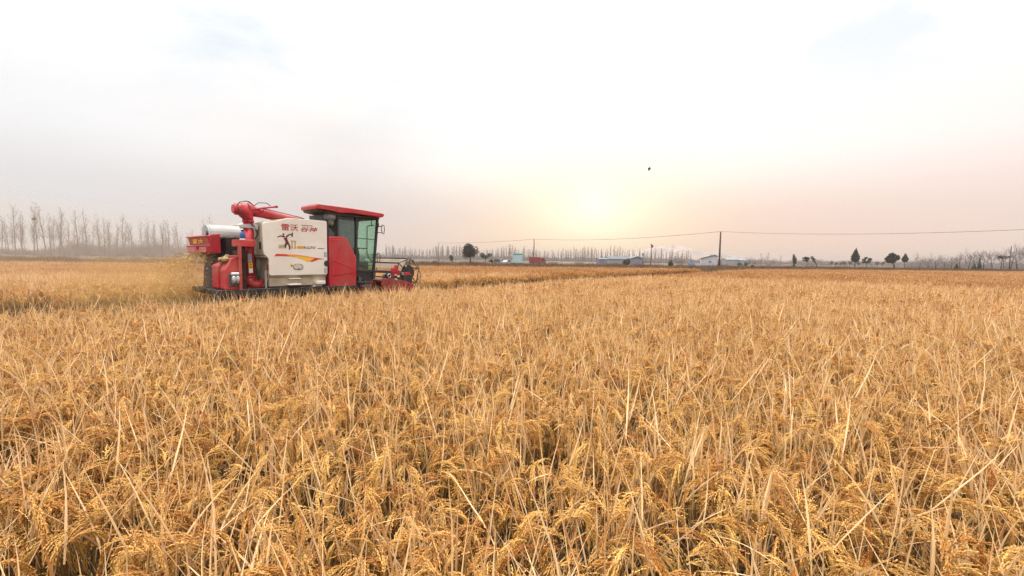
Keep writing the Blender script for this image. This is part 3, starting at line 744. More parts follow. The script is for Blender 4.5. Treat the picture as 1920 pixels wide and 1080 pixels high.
# --- unloading auger
b = MB(); U, W = 3.93, .42
b.cyl(Q(U, W, 1.0), Q(U, W, 2.62), .108, 28)
for z in (1.22, 1.95, 2.52): b.cyl(Q(U, W, z), Q(U, W, z + .03), .125, 28)
b.tube([Q(U, W, 1.22), Q(U, W, 1.12), Q(U + .05, W, 1.05), Q(U + .12, W - .02, 1.03), Q(U + .42, W - .04, 1.05)], [.115, .125, .13, .125, .12], 24)
b.cyl(Q(U + .17, W - .03, 1.04), Q(U + .20, W - .03, 1.04), .145, 24); b.cyl(Q(U + .38, W - .03, 1.05), Q(U + .42, W - .03, 1.05), .145, 24)
for i in range(6): b.box(Q(U - .02 + .12 * math.cos(i), W - .12, 1.2 + .02 * math.sin(i)), (.025, .02, .025))
b.tube([Q(U - .02, W - .02, 1.0), Q(U - .02, W - .02, .92)], .06, 14)
ag = part('unloading_auger', b, red)
b = MB(); b.tube([Q(U, W, 2.52), Q(U - .01, W, 2.62), Q(U - .04, W, 2.70), Q(U - .10, W, 2.78), Q(U - .2, W + .02, 2.83)], [.108, .118, .15, .155, .12], 24)
b.tube([Q(U + .12, W + .02, 2.80), Q(U - .12, W + .02, 2.80), Q(U - .26, W + .02, 2.80), Q(U - .31, W + .02, 2.80)], [.13, .155, .125, .095], 24)
for du in (.02, -.14, -.235): b.cyl(Q(U + du, W + .02, 2.80), Q(U + du - .025, W + .02, 2.80), .162 - max(0, -du - .1) * .2, 24)
part('elbow', b, red, ag)
b = MB(); b.tube([Q(U + .08, W + .02, 2.79), Q(U + .3, W + .06, 2.76), Q(4.9, .66, 2.675), Q(5.42, .80, 2.645), Q(5.5, .82, 2.62)], [.13, .115, .095, .08, .05], 20)
b.tube([Q(4.3, .45, 2.87), Q(5.3, .76, 2.755), Q(5.4, .76, 2.72)], .012, 6)
part('discharge_tube', b, red, ag)
b = MB(); b.tube([Q(4.02, .36, 2.80), Q(4.18, .30, 2.86), Q(4.50, .26, 2.92)], .022, 6); b.box(Q(4.50, .26, 2.92), (.05, .05, .05)); part('strut', b, red, ag)
b = MB(); b.tube([Q(3.66, .36, 2.84), Q(3.72, .3, 2.95), Q(3.86, .28, 2.99), Q(3.98, .28, 2.92), Q(4.02, .3, 2.9), Q(4.12, .3, 2.98), Q(4.30, .3, 2.99), Q(4.38, .3, 2.93)], .010, 6)
b.tube([Q(3.98, .27, 2.92), Q(3.90, .27, 2.98), Q(3.80, .27, 2.98)], .010, 6); b.tube([Q(3.70, .3, 2.84), Q(3.74, .26, 2.70), Q(3.85, .27, 2.55), Q(4.0, .28, 2.42), Q(4.08, .28, 2.25), Q(4.0, .28, 2.10)], .013, 6)
b.tube([Q(4.25, .32, 2.9), Q(4.22, .3, 2.8), Q(4.16, .3, 2.75)], .009, 6)
part('hose', b, black, ag)
b = MB(); b.box(Q(3.94, .42, 2.41), (.32, .26, .09), None, .015); b.box(Q(4.04, .42, 2.40), (.10, .3, .12), None, .01); part('clamp', b, whitish, ag)
b = MB(); b.box(Q(3.90, .305, 1.68), (.085, .012, .20)); b.slot = 1; b.box(Q(3.91, .302, 1.50), (.085, .012, .14)); b.slot = 2; b.box(Q(3.915, .302, 1.38), (.085, .012, .10))
b.slot = 3
for z in (1.53, 1.47): b.prism([(3.885 - U0, z - .02), (3.935 - U0, z - .02), (3.91 - U0, z + .02)], AU, AZ, (0, .292, 0), (0, .006, 0))
part('warning_sticker', b, [greyprint, yellow, whiteprint, redprint], ag)
b = MB(); b.box(Q(4.17, .13, 1.15), (.03, .03, .5)); part('stay', b, whitish)
b = MB(); b.cyl(Q(3.76, .28, 1.60), Q(3.76, .28, 1.95), .05, 12); b.box(Q(3.75, .5, 1.4), (.18, .3, .9)); part('gearbox', b, dark)

# --- post, bracket and bottle
b = MB(); b.box(Q(3.59, 0, 1.42), (.062, .06, 1.14), None, .006); b.box(Q(3.475, .02, 1.71), (.2, .055, .055), None, .006); b.box(Q(3.59, 0, .80), (.05, .05, .14), None)
part('support_post', b, red_dusty)
b = MB(); b.box(Q(3.70, .12, 2.01), (.36, .26, .15), None, .008); b.box(Q(3.87, .22, 2.02), (.20, .18, .17), None, .008); b.cyl(Q(3.80, .12, 1.99), Q(3.80, -.02, 1.99), .012, 8); part('crossbeam', b, red_dusty)
b = MB(); b.lathe([(.052, 0), (.055, .01), (.055, .11), (.045, .15), (.022, .175), (.022, .20)], Q(3.685, .08, 2.087), n=16); b.slot = 1; b.cyl(Q(3.685, .08, 2.283), Q(3.685, .08, 2.315), .027, 12)
b.slot = 2; b.cyl(Q(3.685, .08, 2.088), Q(3.685, .08, 2.112), .057, 16)
part('coolant_bottle', b, [bluep, black, whiteprint])

# --- rear: tank lobes, drum cover, straw hood
b = MB(); lob = [(3.30, .97), (3.30, 1.40), (3.44, 1.66), (3.62, 1.70), (3.62, .97)]
side_prism(b, rounded(lob, .035), .02, .36, .022, 3)
ft = part('fuel_tank', b, red_dusty)
b = MB(); side_prism(b, rounded([(3.27, .98), (3.27, 1.50), (3.40, 1.58), (3.56, 1.58), (3.56, .98)], .035), .38, .78, .025, 3)
part('tank_lobe', b, red_dusty, ft)
b = MB()
for i in range(26):
    t = rng.uniform(0, 6.28); r_ = rng.uniform(0, .17)
    b.lathe([(.001, -.03), (rng.uniform(.05, .09), 0), (.04, rng.uniform(.03, .06)), (.001, rng.uniform(.07, .1))], Q(3.44 + r_ * math.cos(t) * .7, .36 + r_ * math.sin(t) * 1.4, 1.60 + .08 * (1 - r_ / .17)), (rng.normal() * .4, rng.normal() * .4, 1), 7)
part('straw_litter', b, strawpile, ft)
b = MB(); b.lathe([(.03, 0), (.045, .02), (.045, .16), (.03, .18)], Q(3.45, -.03, 1.10), n=14); b.lathe([(.03, 0), (.045, .02), (.045, .16), (.03, .18)], Q(3.53, -.02, 1.10), n=14)
b.box(Q(3.48, -.01, 1.32), (.17, .10, .07), None, .015); b.slot = 1; b.box(Q(3.48, .01, 1.18), (.22, .03, .28), None, .01)
part('filter', b, [steel, dgrey])
b = MB(); b.box(Q(3.83, 1.40, 1.75), (.5, 1.3, .78)); b.box(Q(3.80, 1.2, 1.2), (.6, 1.6, .5)); side_prism(b, [(3.42, .9), (3.48, 1.76), (3.6, 1.76), (3.6, .9)], 1.0, 2.0)
part('thresher_housing', b, black)
b = MB(); n_ = 14
b.prism([(1.16 + .27 * math.cos(t), 2.18 + .27 * math.sin(t)) for t in np.linspace(-.25, math.pi + .1, n_)] + [(.93, 2.12), (1.42, 2.1)], (0, 1, 0), AZ, Q(3.27, 0, 0), (.88, 0, 0), .012, 2)
for u in (3.31, 4.1): b.prism([(1.16 + .283 * math.cos(t), 2.18 + .283 * math.sin(t)) for t in np.linspace(-.25, math.pi + .1, n_)] + [(1.16, 2.1)], (0, 1, 0), AZ, Q(u, 0, 0), (.03, 0, 0))
dc = part('drum_cover', b, whitish)
b = MB(); b.box(Q(3.27, .98, 2.22), (.05, .10, .12), Matrix.Rotation(R(25), 3, 'X'), .008); b.tube([Q(3.25, .95, 2.3), Q(3.30, .89, 2.14)], .012, 6); part('catch', b, black, dc)
b = MB(); b.box(Q(3.70, .905, 2.125), (.8, .02, .03)); part('seam', b, dark, dc)
b = MB()
for i in range(30): b.box(Q(rng.uniform(3.35, 4.05), .888 + rng.uniform(0, .02), 2.155 + rng.normal() * .012), (rng.uniform(.02, .07), .02, rng.uniform(.008, .02)))
part('chaff_crust', b, mud, dc)['kind'] = 'stuff'
b = MB(); hood = [(3.22, 1.79), (3.17, 1.79), (3.19, 1.93), (3.25, 1.965), (3.22, 2.12), (3.20, 2.16), (3.30, 2.21), (3.46, 2.23), (3.47, 1.78)]
side_prism(b, hood, .78, 2.28, .010, 2)
hd = part('straw_hood', b, red)
b = MB(); b.box(Q(3.195, 1.53, 2.165), (.04, 1.56, .025), None, .006); b.box(Q(3.185, 1.53, 1.95), (.03, 1.52, .02), Matrix.Rotation(R(-20), 3, 'Y'), .004)
b.box(Q(3.32, .775, 1.98), (.022, .02, .4))
part('hood_flange', b, red, hd)
b = MB(); b.box(Q(3.165, 1.45, 1.86), (.03, .16, .05)); b.box(Q(3.17, 1.45, 1.90), (.02, .05, .08)); part('hinge', b, red, hd)
o = words_on('lettering', '雷沃', 3.222, 2.00, .2, yellow, hd, width=.78, height=.13, bold=.003, w=1.92, rz='rear')
b = MB()
for i in range(16): b.tube([Q(3.24 + rng.uniform(0, .2), rng.uniform(.8, 2.2), 1.8), Q(3.2 + rng.uniform(-.1, .2), rng.uniform(.8, 2.2), rng.uniform(1.62, 1.75))], .006, 4)
part('straw_fringe', b, m_leaf, hd)
b = MB()
for i in range(9): b.box(Q(3.36, .95 + rng.uniform(-.02, .1), .75 + i * .1), (.03, .25, .02), Matrix.Rotation(rng.uniform(-.3, .3), 3, 'X'))
part('chopper_blade', b, dgrey)

# --- header
b = MB(); side_prism(b, [(6.5, 1.25), (6.7, 1.3), (7.65, .85), (7.6, .4), (6.6, .75)], .55, 1.5, .02)
part('feeder_house', b, mat('muddy_red_paint', (0.30, 0.075, 0.05), 0.75, 0.25, 3.0, dirt=(0.27, 0.17, 0.10), dirt_amt=0.9))
b = MB(); side_prism(b, [(7.18, .95), (7.26, 1.12), (7.52, 1.12), (7.85, 1.06), (8.25, .96), (8.6, .6), (8.55, .34), (7.4, .34)], -.12, -.04, .012)
side_prism(b, [(7.2, .95), (7.28, 1.08), (7.52, 1.05), (8.2, .6), (8.55, .34), (7.4, .34)], 2.36, 2.44, .012)
b.box(Q(7.42, 1.16, .66), (.05, 2.4, .64)); b.box(Q(7.95, 1.16, .36), (1.0, 2.4, .03)); b.box(Q(7.38, 1.16, 1.02), (.09, 2.44, .09), None, .01)
muddy_red = mat('mud_splashed_red', (0.26, 0.014, 0.016), 0.6, 0.2, 3.0, dirt=(0.20, 0.10, 0.06), dirt_amt=0.8)
hdr = part('header', b, muddy_red)
b = MB(); b.cyl(Q(7.75, 0, .62), Q(7.75, 2.36, .62), .12, 18)
for k in range(24): a0 = k * .8; b.box(Q(7.75 + .14 * math.cos(a0), .06 + k * .098, .62 + .14 * math.sin(a0)), (.05, .10, .05))
part('feed_auger', b, dark, hdr)
b = MB(); b.tube([Q(8.55, -.08, .42), Q(9.0, -.10, .36), Q(9.35, -.10, .28)], [.07, .05, .012], 8); part('crop_divider', b, red_dusty, hdr)
b = MB(); side_prism(b, [(7.30, 1.05), (7.34, 1.14), (7.58, 1.30), (8.20, 1.28), (8.25, 1.20), (7.6, 1.16)], -.07, -.03, .008)
side_prism(b, [(7.52, 1.25), (7.55, 1.43), (7.62, 1.40), (7.68, 1.52), (7.74, 1.51), (7.72, 1.40), (7.82, 1.35), (7.70, 1.24)], -.08, -.02, .006)
part('reel_arm', b, red, hdr)
for u, z, r, rr in ((7.43, 1.20, .075, .105), (7.90, 1.25, .048, .06), (8.02, 1.47, .036, .05)):
    b = MB(); b.cyl(Q(u, -.10, z), Q(u, -.05, z), rr, 20); b.slot = 1
    c_ = Q(u, -.107, z); b.tube([c_ + Vector((math.cos(t) * r * .7, 0, math.sin(t) * r * .7)) for t in np.linspace(0, 2 * math.pi, 17)], r * .22, 6, False); b.slot = 0; b.cyl(Q(u, -.13, z), Q(u, -.09, z), r * .3, 10)
    part('pulley', b, [black, steel], hdr)
b = MB(); side_prism(b, rounded([(7.28, .98), (7.30, 1.24), (7.52, 1.30), (8.10, 1.26), (8.34, 1.10), (8.30, .92)], .04), -.028, .03, .008)
part('side_shield', b, dgrey, hdr)
b = MB(); b.tube([Q(7.36, -.09, 1.29), Q(7.89, -.09, 1.31)], .008, 4); b.tube([Q(7.36, -.09, 1.10), Q(7.89, -.09, 1.19)], .008, 4); b.tube([Q(7.93, -.09, 1.27), Q(8.05, -.09, 1.45)], .008, 4)
b.box(Q(7.72, -.05, 1.12), (.25, .06, .10), None, .01); b.box(Q(8.12, -.03, 1.10), (.36, .08, .26), None, .02)
part('drive_belt', b, black, hdr)
b = MB(); b.box(Q(7.75, -.09, 1.17), (.09, .05, .06), None, .008); b.box(Q(7.66, -.09, 1.22), (.06, .04, .04), None, .006); b.cyl(Q(7.62, -.1, 1.1), Q(7.70, -.1, 1.07), .025, 8); part('coupling', b, mat('pale_casting', (.5, .42, .33), .7), hdr)
b = MB(); cu, cz, cr = 8.17, 1.27, .45
hexp = [(cu + cr * math.cos(t), cz + cr * math.sin(t)) for t in np.linspace(0, 2 * math.pi, 7)[:-1] + R(78)]
for w in (.0, 2.3):
    for (p, q) in zip(hexp, hexp[1:] + hexp[:1]): bar(Q(p[0], w, p[1]), Q(q[0], w, q[1]), .028, .02)
    for p in hexp: bar(Q(cu, w, cz), Q(p[0], w, p[1]), .024, .02)
    b.tube([Q(cu + .10 * math.cos(t), w - .02, cz - .06 + .10 * math.sin(t)) for t in np.linspace(0, 2 * math.pi, 17)], .022, 6, False)
b.cyl(Q(cu, 0, cz), Q(cu, 2.3, cz), .045, 14); b.cyl(Q(cu, -.01, cz), Q(cu, .02, cz), .24, 20)
for p in hexp:
    b.cyl(Q(p[0], -.02, p[1]), Q(p[0], 2.32, p[1]), .022, 8)
rl = part('reel', b, black, hdr)
b = MB()
for p in hexp:
    if p[1] > cz: continue
    for k in range(24): bar(Q(p[0], .05 + k * .098, p[1]), Q(p[0] + .02, .05 + k * .098, p[1] - .22), .007)
part('tine', b, dgrey, rl)['kind'] = 'stuff'
b = MB(); v0 = Q(8.06, .02, 1.40)
b.prism([(0, 0), (2.2, 0), (2.2, .29), (0, .29)], (0, 1, 0), Vector((.12, 0, 1)).normalized(), v0, (.012, 0, 0), .003)
for z in (1.50, 1.60): b.box(Q(8.108, 1.16, z), (.012, 2.2, .008))
part('reel_shield', b, mat('dusty_cream_sheet', (.74, .62, .49), .7, .12, 2.0, dirt=(.45, .33, .24), dirt_amt=.7), hdr)
b = MB(); b.tube([Q(8.1, 0, 1.72), Q(8.35, -.06, 1.66), Q(8.62, -.08, 1.22), Q(8.56, -.08, .88), Q(8.45, -.08, .7)], .016, 6); b.tube([Q(8.45, -.08, 1.0), Q(8.62, -.08, 1.22)], .012, 6); part('guard_bar', b, mat('straw_dusted_bar', (.20, .15, .09), .8), hdr)
# ------------------------------------------------------------------ trees
bark = mat('grey_bark', (0.21, 0.18, 0.175), 0.9, 0.25, 2.0)
twig = mat('bare_twigs', (0.23, 0.185, 0.175), 0.9, 0.25, 1.0)
bark_dark = mat('dark_bark', (0.055, 0.038, 0.028), 0.95, 0.3, 3.0)
def leaf_mat(name, a, b_):
    mt = straw_mat(name, a, b_, 0.10, 0.7); return mt
ever = leaf_mat('evergreen_leaves', (0.006, 0.010, 0.005), (0.028, 0.036, 0.016))
ever_brown = leaf_mat('bronzed_leaves', (0.016, 0.012, 0.006), (0.060, 0.045, 0.018))
green = leaf_mat('grey_green_leaves', (0.03, 0.05, 0.03), (0.09, 0.12, 0.07))
rust = leaf_mat('rusty_leaves', (0.10, 0.045, 0.02), (0.22, 0.12, 0.05))

def branch_tree(S, Sb, h, spread, up_bias, n_main, r0, lean=(0, 0), first=.25, levels=2, thick=1.0):
    """trunk into S, limbs and twigs into Sb"""
    pts = [np.array([0., 0, 0])]; d = unit(np.array([lean[0], lean[1], 1.0])); k = 8
    for i in range(k):
        d = unit(d + rng.normal(size=3) * .035 + np.array([0, 0, .05])); pts.append(pts[-1] + d * h / k)
    stalk(S, pts, r0, r0 * .12, 0, .5, 6)
    def grow(p, d, L, r, lev):
        n = 4; q = [p]; dd = unit(d)
        for i in range(n):
            dd = unit(dd + rng.normal(size=3) * .16 + np.array([0, 0, up_bias * .22])); q.append(q[-1] + dd * L / n)
        stalk(Sb, q, r, r * .35, 0, rng.uniform(), 3)
        if lev > 0:
            for j in range(int(rng.integers(4, 7))):
                t = rng.uniform(.25, 1.0) * n; ii = min(n - 1, int(t)); pp = q[ii] + (q[ii + 1] - q[ii]) * (t - ii)
                nd = unit(unit(q[ii + 1] - q[ii]) + rng.normal(size=3) * .55)
                grow(pp, nd, L * rng.uniform(.35, .6), r * .5, lev - 1)
    for i in range(n_main):
        t = first + (1 - first) * (i + rng.uniform()) / n_main; s_ = t * k; ii = min(k - 1, int(s_)); p = pts[ii] + (pts[ii + 1] - pts[ii]) * (s_ - ii)
        az = rng.uniform(0, 6.283); d = np.array([math.cos(az), math.sin(az), up_bias * rng.uniform(.7, 1.5)])
        grow(p, d, spread * (1.15 - .75 * t) * rng.uniform(.7, 1.2), r0 * .32 * (1.1 - .6 * t) * thick, levels)
def mesh_from(S, name, mats): return S.mesh(name, mats)
def crown_cards(S, centres, n, size, flat=0.0, tone=(0.1, 0.9)):
    """leaf clumps: small quads spread through lumps; each lump is (x, y, z, rx, rz)"""
    w = np.array([c[3] ** 2 * c[4] for c in centres]); w = w / w.sum()
    for i in range(n):
        c = centres[int(rng.choice(len(centres), p=w))]
        v = unit(rng.normal(size=3)) * rng.uniform(.25, 1.0) ** .5
        p = np.array([c[0] + v[0] * c[3], c[1] + v[1] * c[3], c[2] + v[2] * c[4]])
        a = unit(rng.normal(size=3)); b_ = unit(np.cross(a, rng.normal(size=3))); s_ = size * rng.uniform(.5, 1.3)
        S.add([p - a * s_, p - b_ * s_ * .5, p + a * s_, p + b_ * s_ * .5], [(0, 1, 2, 3)], 0, rng.uniform(*tone))
def tree(name, px, depth, label, group, trunk_me, crown_me, rz=0.0, sc=1.0, sz=None, cat='tree'):
    x, y = ground_at(px, depth); e = empty(name, (x, y, 0), rz); e.scale = (sc, sc, sz or sc)
    tag(e, label, cat, group)
    if trunk_me: link(bpy.data.objects.new('trunk', trunk_me), e)
    if crown_me: link(bpy.data.objects.new('crown', crown_me), e)
    return e
poplars = []
for i in range(7):
    S, Sb = Soup(), Soup(); branch_tree(S, Sb, 18.0, 4.4, 1.35, 26, .24, (rng.normal() * .025, rng.normal() * .025), .22, 2, .66)
    poplars.append((S.mesh('trunk', [bark]), Sb.mesh('crown', [twig])))
slim = []
for i in range(6):
    S, Sb = Soup(), Soup(); branch_tree(S, Sb, 13.0, 3.4, 1.7, 30, .24, (rng.normal() * .02, 0), .15, 1, 1.2)
    slim.append((S.mesh('trunk', [bark]), Sb.mesh('crown', [twig])))
spreading = []
for i in range(5):
    S, Sb = Soup(), Soup(); branch_tree(S, Sb, 3.6, 3.7, .6, 14, .16, (rng.normal() * .12, rng.normal() * .1), .3, 2, 1.15)
    spreading.append((S.mesh('trunk', [bark_dark]), Sb.mesh('crown', [bark])))

ordinal = ['first', 'second', 'third', 'fourth', 'fifth', 'sixth', 'seventh', 'eighth', 'ninth', 'tenth', 'eleventh', 'twelfth', 'thirteenth', 'fourteenth',
           'fifteenth', 'sixteenth', 'seventeenth', 'eighteenth', 'nineteenth', 'twentieth', 'twenty-first', 'twenty-second', 'twenty-third', 'twenty-fourth']
row = [(4, 404), (18, 416), (31, 384), (44, 404), (66, 382), (87, 388), (97, 402), (113, 389), (121, 412), (147, 395), (164, 395), (188, 404), (198, 409), (206, 418), (219, 417), (232, 416),
       (248, 417), (281, 412), (290, 415), (305, 412), (317, 414), (337, 416), (356, 428)]
for i, (px, top) in enumerate(row):
    dep = 165 + rng.uniform(-8, 30)
    hgt = height_at(px, top + 5, dep)
    lab = 'bare poplar holding a dark nest, fifth from the left edge' if px == 66 else f'bare grey poplar behind the field, {ordinal[i]} from the left edge of the photo'
    t_, c_ = poplars[i % 7]
    e_ = tree('bare_poplar', px, dep, lab, 'bare poplars behind the left of the field', t_, c_, 0 if px == 66 else rng.uniform(0, 6.28), hgt / 18.0 * .98, hgt / 18.0)
    if px == 66: nest_tree, nest_trunk, nest_k = e_, t_, hgt / 18.0
for i in range(30):                                             # a second, fainter row behind
    px = 2 + 420 * (i + rng.uniform(0, 1)) / 30; dep = rng.uniform(250, 330); t_, c_ = poplars[int(rng.integers(7))]
    hgt = height_at(px, 412 + px * .03 + rng.normal() * 10, dep)
    tree('bare_poplar', px, dep, 'faint bare poplar in the second row behind the taller poplars', 'faint poplars in the second row on the left', t_, c_, rng.uniform(0, 6.28), hgt / 18.0, hgt / 18.0)
S = Soup()
for i in range(260):
    v = unit(rng.normal(size=3)) * rng.uniform(.25, .6); a = unit(rng.normal(size=3)); p = v * np.array([1, 1, .8])
    stalk(S, [p - a * .35, p + a * .35], .03, .02, 0, .5, 3)
nest = link(bpy.data.objects.new('bird_nest', S.mesh('bird_nest', [bark_dark])))
zn = height_at(66, 410, nest_tree.location.y)
near_ = sorted(nest_trunk.vertices, key=lambda v: abs(v.co.z * nest_k - zn))[:6]
off_n = sum((v.co for v in near_), Vector()) / 6
nest.location = (nest_tree.location.x + off_n.x * nest_k, nest_tree.location.y + off_n.y * nest_k, zn); tag(nest, 'dark stick nest high in a bare poplar near the left edge', 'bird nest')

for i in range(150):                                            # far row of thin trees, from the harvester to the sheds
    px = 722 + (1120 - 722) * (i + rng.uniform(.0, 1)) / 150
    dep = rng.uniform(250, 340); top = 466 + 3 * math.sin(px * .05) + rng.normal() * 2.2 + (4 if px > 960 else 0)
    t_, c_ = slim[int(rng.integers(6))]; hgt = height_at(px, top, dep)
    tree('thin_poplar', px, dep, 'thin bare tree in the far row between the harvester and the sheds', 'thin bare trees in the far row', t_, c_, rng.uniform(0, 6.28), hgt / 13.0, hgt / 13.0)
for i in range(56):
    px = 1122 + (1290 - 1122) * (i + rng.uniform(0, 1)) / 56
    dep = rng.uniform(260, 380); top = 470 + rng.normal() * 4
    if px > 1205: top += 5
    t_, c_ = slim[int(rng.integers(6))]; hgt = height_at(px, top, dep)
    tree('thin_poplar', px, dep, 'thin bare tree standing behind the blue grey sheds', 'thin bare trees behind the sheds', t_, c_, rng.uniform(0, 6.28), hgt / 13.0, hgt / 13.0)
for i, (px, top, dep, lab) in enumerate([(1052, 466, 180, 'broad bare tree just right of the red truck'), (1227, 464, 190, 'tall thin bare tree right of the pole with the transformer'), (1238, 468, 190, 'bare tree between the transformer pole and the dark bush'),
        (1258, 463, 150, 'bare tree rising behind the small dark bush'), (1293, 476, 180, 'low bare tree left of the white house'), (1352, 478, 200, 'bare tree just right of the white house'), (1425, 476, 130, 'thin bare tree left of the broad bare tree'),
        (1436, 474, 125, 'broad bare tree beside the small dark shrub'), (1462, 479, 210, 'faded bare tree left of the slim dark evergreen'), (1530, 487, 200, 'faint bare tree right of the leaning tree'), (1716, 474, 190, 'tall faint bare tree right of the small cypress')]):
    t_, c_ = poplars[i % 7]; hgt = height_at(px, top, dep)
    tree('bare_tree', px, dep, lab, None, t_, c_, rng.uniform(0, 6.28), hgt / 18.0 * 1.35, hgt / 18.0)
xs = [1722, 1738, 1752, 1768, 1782, 1798, 1812, 1826, 1842, 1858, 1874, 1890, 1905, 1919]
tops = [483, 484, 481, 483, 484, 478, 477, 474, 477, 473, 475, 470, 466, 468]
for i, (px, top) in enumerate(zip(xs, tops)):
    dep = 112 + rng.uniform(-4, 12); t_, c_ = spreading[i % 5]; hgt = height_at(px, top, dep)
    tree('orchard_tree', px, dep, f'bare spreading tree, {ordinal[i]} in the row right of the small cypress', 'bare spreading trees on the right', t_, c_, rng.uniform(0, 6.28), hgt / 4.6 * .95, hgt / 4.6)

def leafy(name, px, top, dep, label, lumps, n, size, m_, trunk_pts, r0, bm_=bark_dark, group=None, cat='tree', tone=(.05, .95), limbs=6):
    """a leafy tree drawn in metres; lumps are (x, y, z, rx, rz) for a tree of its real height"""
    S = Soup(); tp = [np.array(p, float) for p in trunk_pts]; stalk(S, tp, r0, r0 * .5, 0, .5, 7)
    for i in range(min(limbs, len(lumps))):
        c = lumps[i]; stalk(S, [tp[-1] * .8 + tp[-2] * .2, (tp[-1] + np.array(c[:3])) / 2 + rng.normal(size=3) * .1, np.array(c[:3])], r0 * .5, r0 * .15, 0, .5, 4)
    Sc = Soup(); crown_cards(Sc, lumps, n, size, tone=tone)
    return tree(name, px, dep, label, group, S.mesh('trunk', [bm_]), Sc.mesh('crown', [m_]), 0, 1.0, None, cat)
def blob_lumps(cx, cz, rx, rz, k, r):
    out = []
    for i in range(k):
        v = unit(rng.normal(size=3)) * rng.uniform(.4, .95); out.append((cx + v[0] * rx, v[1] * rx, cz + v[2] * rz, r * rng.uniform(.7, 1.3), r * rng.uniform(.6, 1.1)))
    return out
leafy('evergreen_tree', 881, 453, 112, 'large round dark evergreen tree, tallest along the field edge', blob_lumps(-.05, 3.75, 1.95, 1.75, 30, .85) , 5600, .17, ever_brown, [(0, 0, 0), (.05, 0, 1.5), (-.1, 0, 3.0)], .22)
leafy('evergreen_tree', 909, 471, 118, 'smaller grey green tree leaning right beside the large round tree', blob_lumps(.1, 2.6, 1.7, 1.0, 10, .6), 1200, .15, green, [(0, 0, 0), (.05, 0, 1.0), (.0, 0, 2.0)], .12)
leafy('evergreen_bush', 921, 484, 116, 'dark bush between the grey green tree and white vehicle', blob_lumps(0, .9, .5, .6, 5, .4), 420, .13, ever, [(0, 0, 0), (0, 0, .5), (0, 0, .8)], .06, cat='bush')
leafy('small_tree', 847, 480, 110, 'small dark reddish tree left of the large round tree', blob_lumps(-.2, 1.7, .45, .6, 6, .35), 420, .12, ever_brown, [(.1, 0, 0), (.05, 0, .8), (-.1, 0, 1.4)], .10)
leafy('dry_bush', 815, 489, 112, 'low rusty bush near the pale pole', blob_lumps(0, .55, .7, .35, 6, .35), 400, .12, rust, [(0, 0, 0), (0, 0, .3), (0, 0, .5)], .05, cat='bush')
leafy('evergreen_bush', 1173, 478, 112, 'round bronze green bush in front of the blue grey sheds', blob_lumps(0, 1.6, 1.0, .95, 9, .55), 1100, .15, ever_brown, [(0, 0, 0), (0, 0, .6), (0, 0, 1.2)], .10, cat='bush', tone=(.4, 1.2))
leafy('evergreen_bush', 1256, 482, 112, 'small dark bush between the sheds and white house', blob_lumps(0, 1.2, .62, .75, 7, .42), 700, .14, ever, [(0, 0, 0), (0, 0, .5), (0, 0, .9)], .08, cat='bush')
leafy('evergreen_bush', 1385, 491, 130, 'low dark bush right of the tall pole', blob_lumps(0, .8, .9, .5, 7, .4), 600, .15, green, [(0, 0, 0), (0, 0, .3), (0, 0, .6)], .06, cat='bush')
leafy('evergreen_bush', 1396, 490, 132, 'taller low bush beside another right of the tall pole', blob_lumps(0, .9, .6, .6, 6, .4), 500, .15, green, [(0, 0, 0), (0, 0, .3), (0, 0, .6)], .06, cat='bush')
leafy('round_shrub', 1410, 495, 96, 'small black rounded shrub at the edge of the rice', blob_lumps(0, .85, .22, .45, 8, .28), 900, .10, ever, [(0, 0, 0), (0, 0, .3), (0, 0, .6)], .05, cat='bush')
leafy('slim_evergreen', 1487, 474, 104, 'slim crooked dark evergreen right of the broad bare tree', [(-.15, 0, 3.4, .28, .5), (0, 0, 2.8, .45, .5), (.15, 0, 2.3, .5, .5), (.1, 0, 1.7, .4, .45), (0, 0, 1.1, .28, .4)], 800, .12, ever, [(0, 0, 0), (0, 0, .8), (.05, 0, 1.6)], .08)
leafy('small_tree', 1511, 481, 108, 'small dark tree with a ragged round crown left of leaning tree', blob_lumps(-.15, 2.65, .75, .6, 9, .34), 620, .13, ever, [(.1, 0, 0), (.05, 0, 1.1), (0, 0, 2.2)], .08)
leafy('leaning_tree', 1527, 475, 106, 'thin leaning tree with pale upper leaves', [(-.9, 0, 3.1, .42, .35), (-.5, 0, 2.6, .4, .4), (-.3, 0, 2.1, .35, .3), (-.75, 0, 2.8, .3, .3)], 330, .13, green, [(.6, 0, 0), (.45, 0, .9), (.1, 0, 1.7), (-.3, 0, 2.4)], .13)
cyp = [(0, 0, 2.45 + .45 * i, r, .42) for i, r in enumerate((.72, .95, .90, .76, .58, .40, .20))]
leafy('cypress_tree', 1601, 464, 104, 'taller pointed dark cypress on the right', cyp, 2600, .14, ever, [(0, 0, 0), (0, 0, 1.2), (0, 0, 2.5)], .15)
leafy('small_tree', 1623, 477, 106, 'ragged dark tree between the tall cypress and windswept tree', blob_lumps(.0, 2.75, 1.1, 1.0, 15, .34), 900, .13, ever, [(0, 0, 0), (.03, 0, 1.1), (-.1, 0, 2.1)], .09)
leafy('windswept_tree', 1671, 469, 104, 'broad windswept dark tree on a leaning trunk', blob_lumps(-.05, 3.35, 1.3, 1.5, 34, .42) + [(-1.7, 0, 2.9, .4, .22), (-1.4, 0, 2.3, .45, .22)], 3000, .16, ever, [(.75, 0, 0), (.45, 0, 1.2), (0, 0, 2.6)], .16)
cyp2 = [(0, 0, 2.55 + .32 * i, r, .30) for i, r in enumerate((.52, .70, .62, .48, .34, .18))]
leafy('cypress_tree', 1694, 474, 104, 'smaller pointed cypress right of the windswept tree', cyp2, 1300, .13, ever, [(0, 0, 0), (0, 0, 1.2), (0, 0, 2.6)], .09)
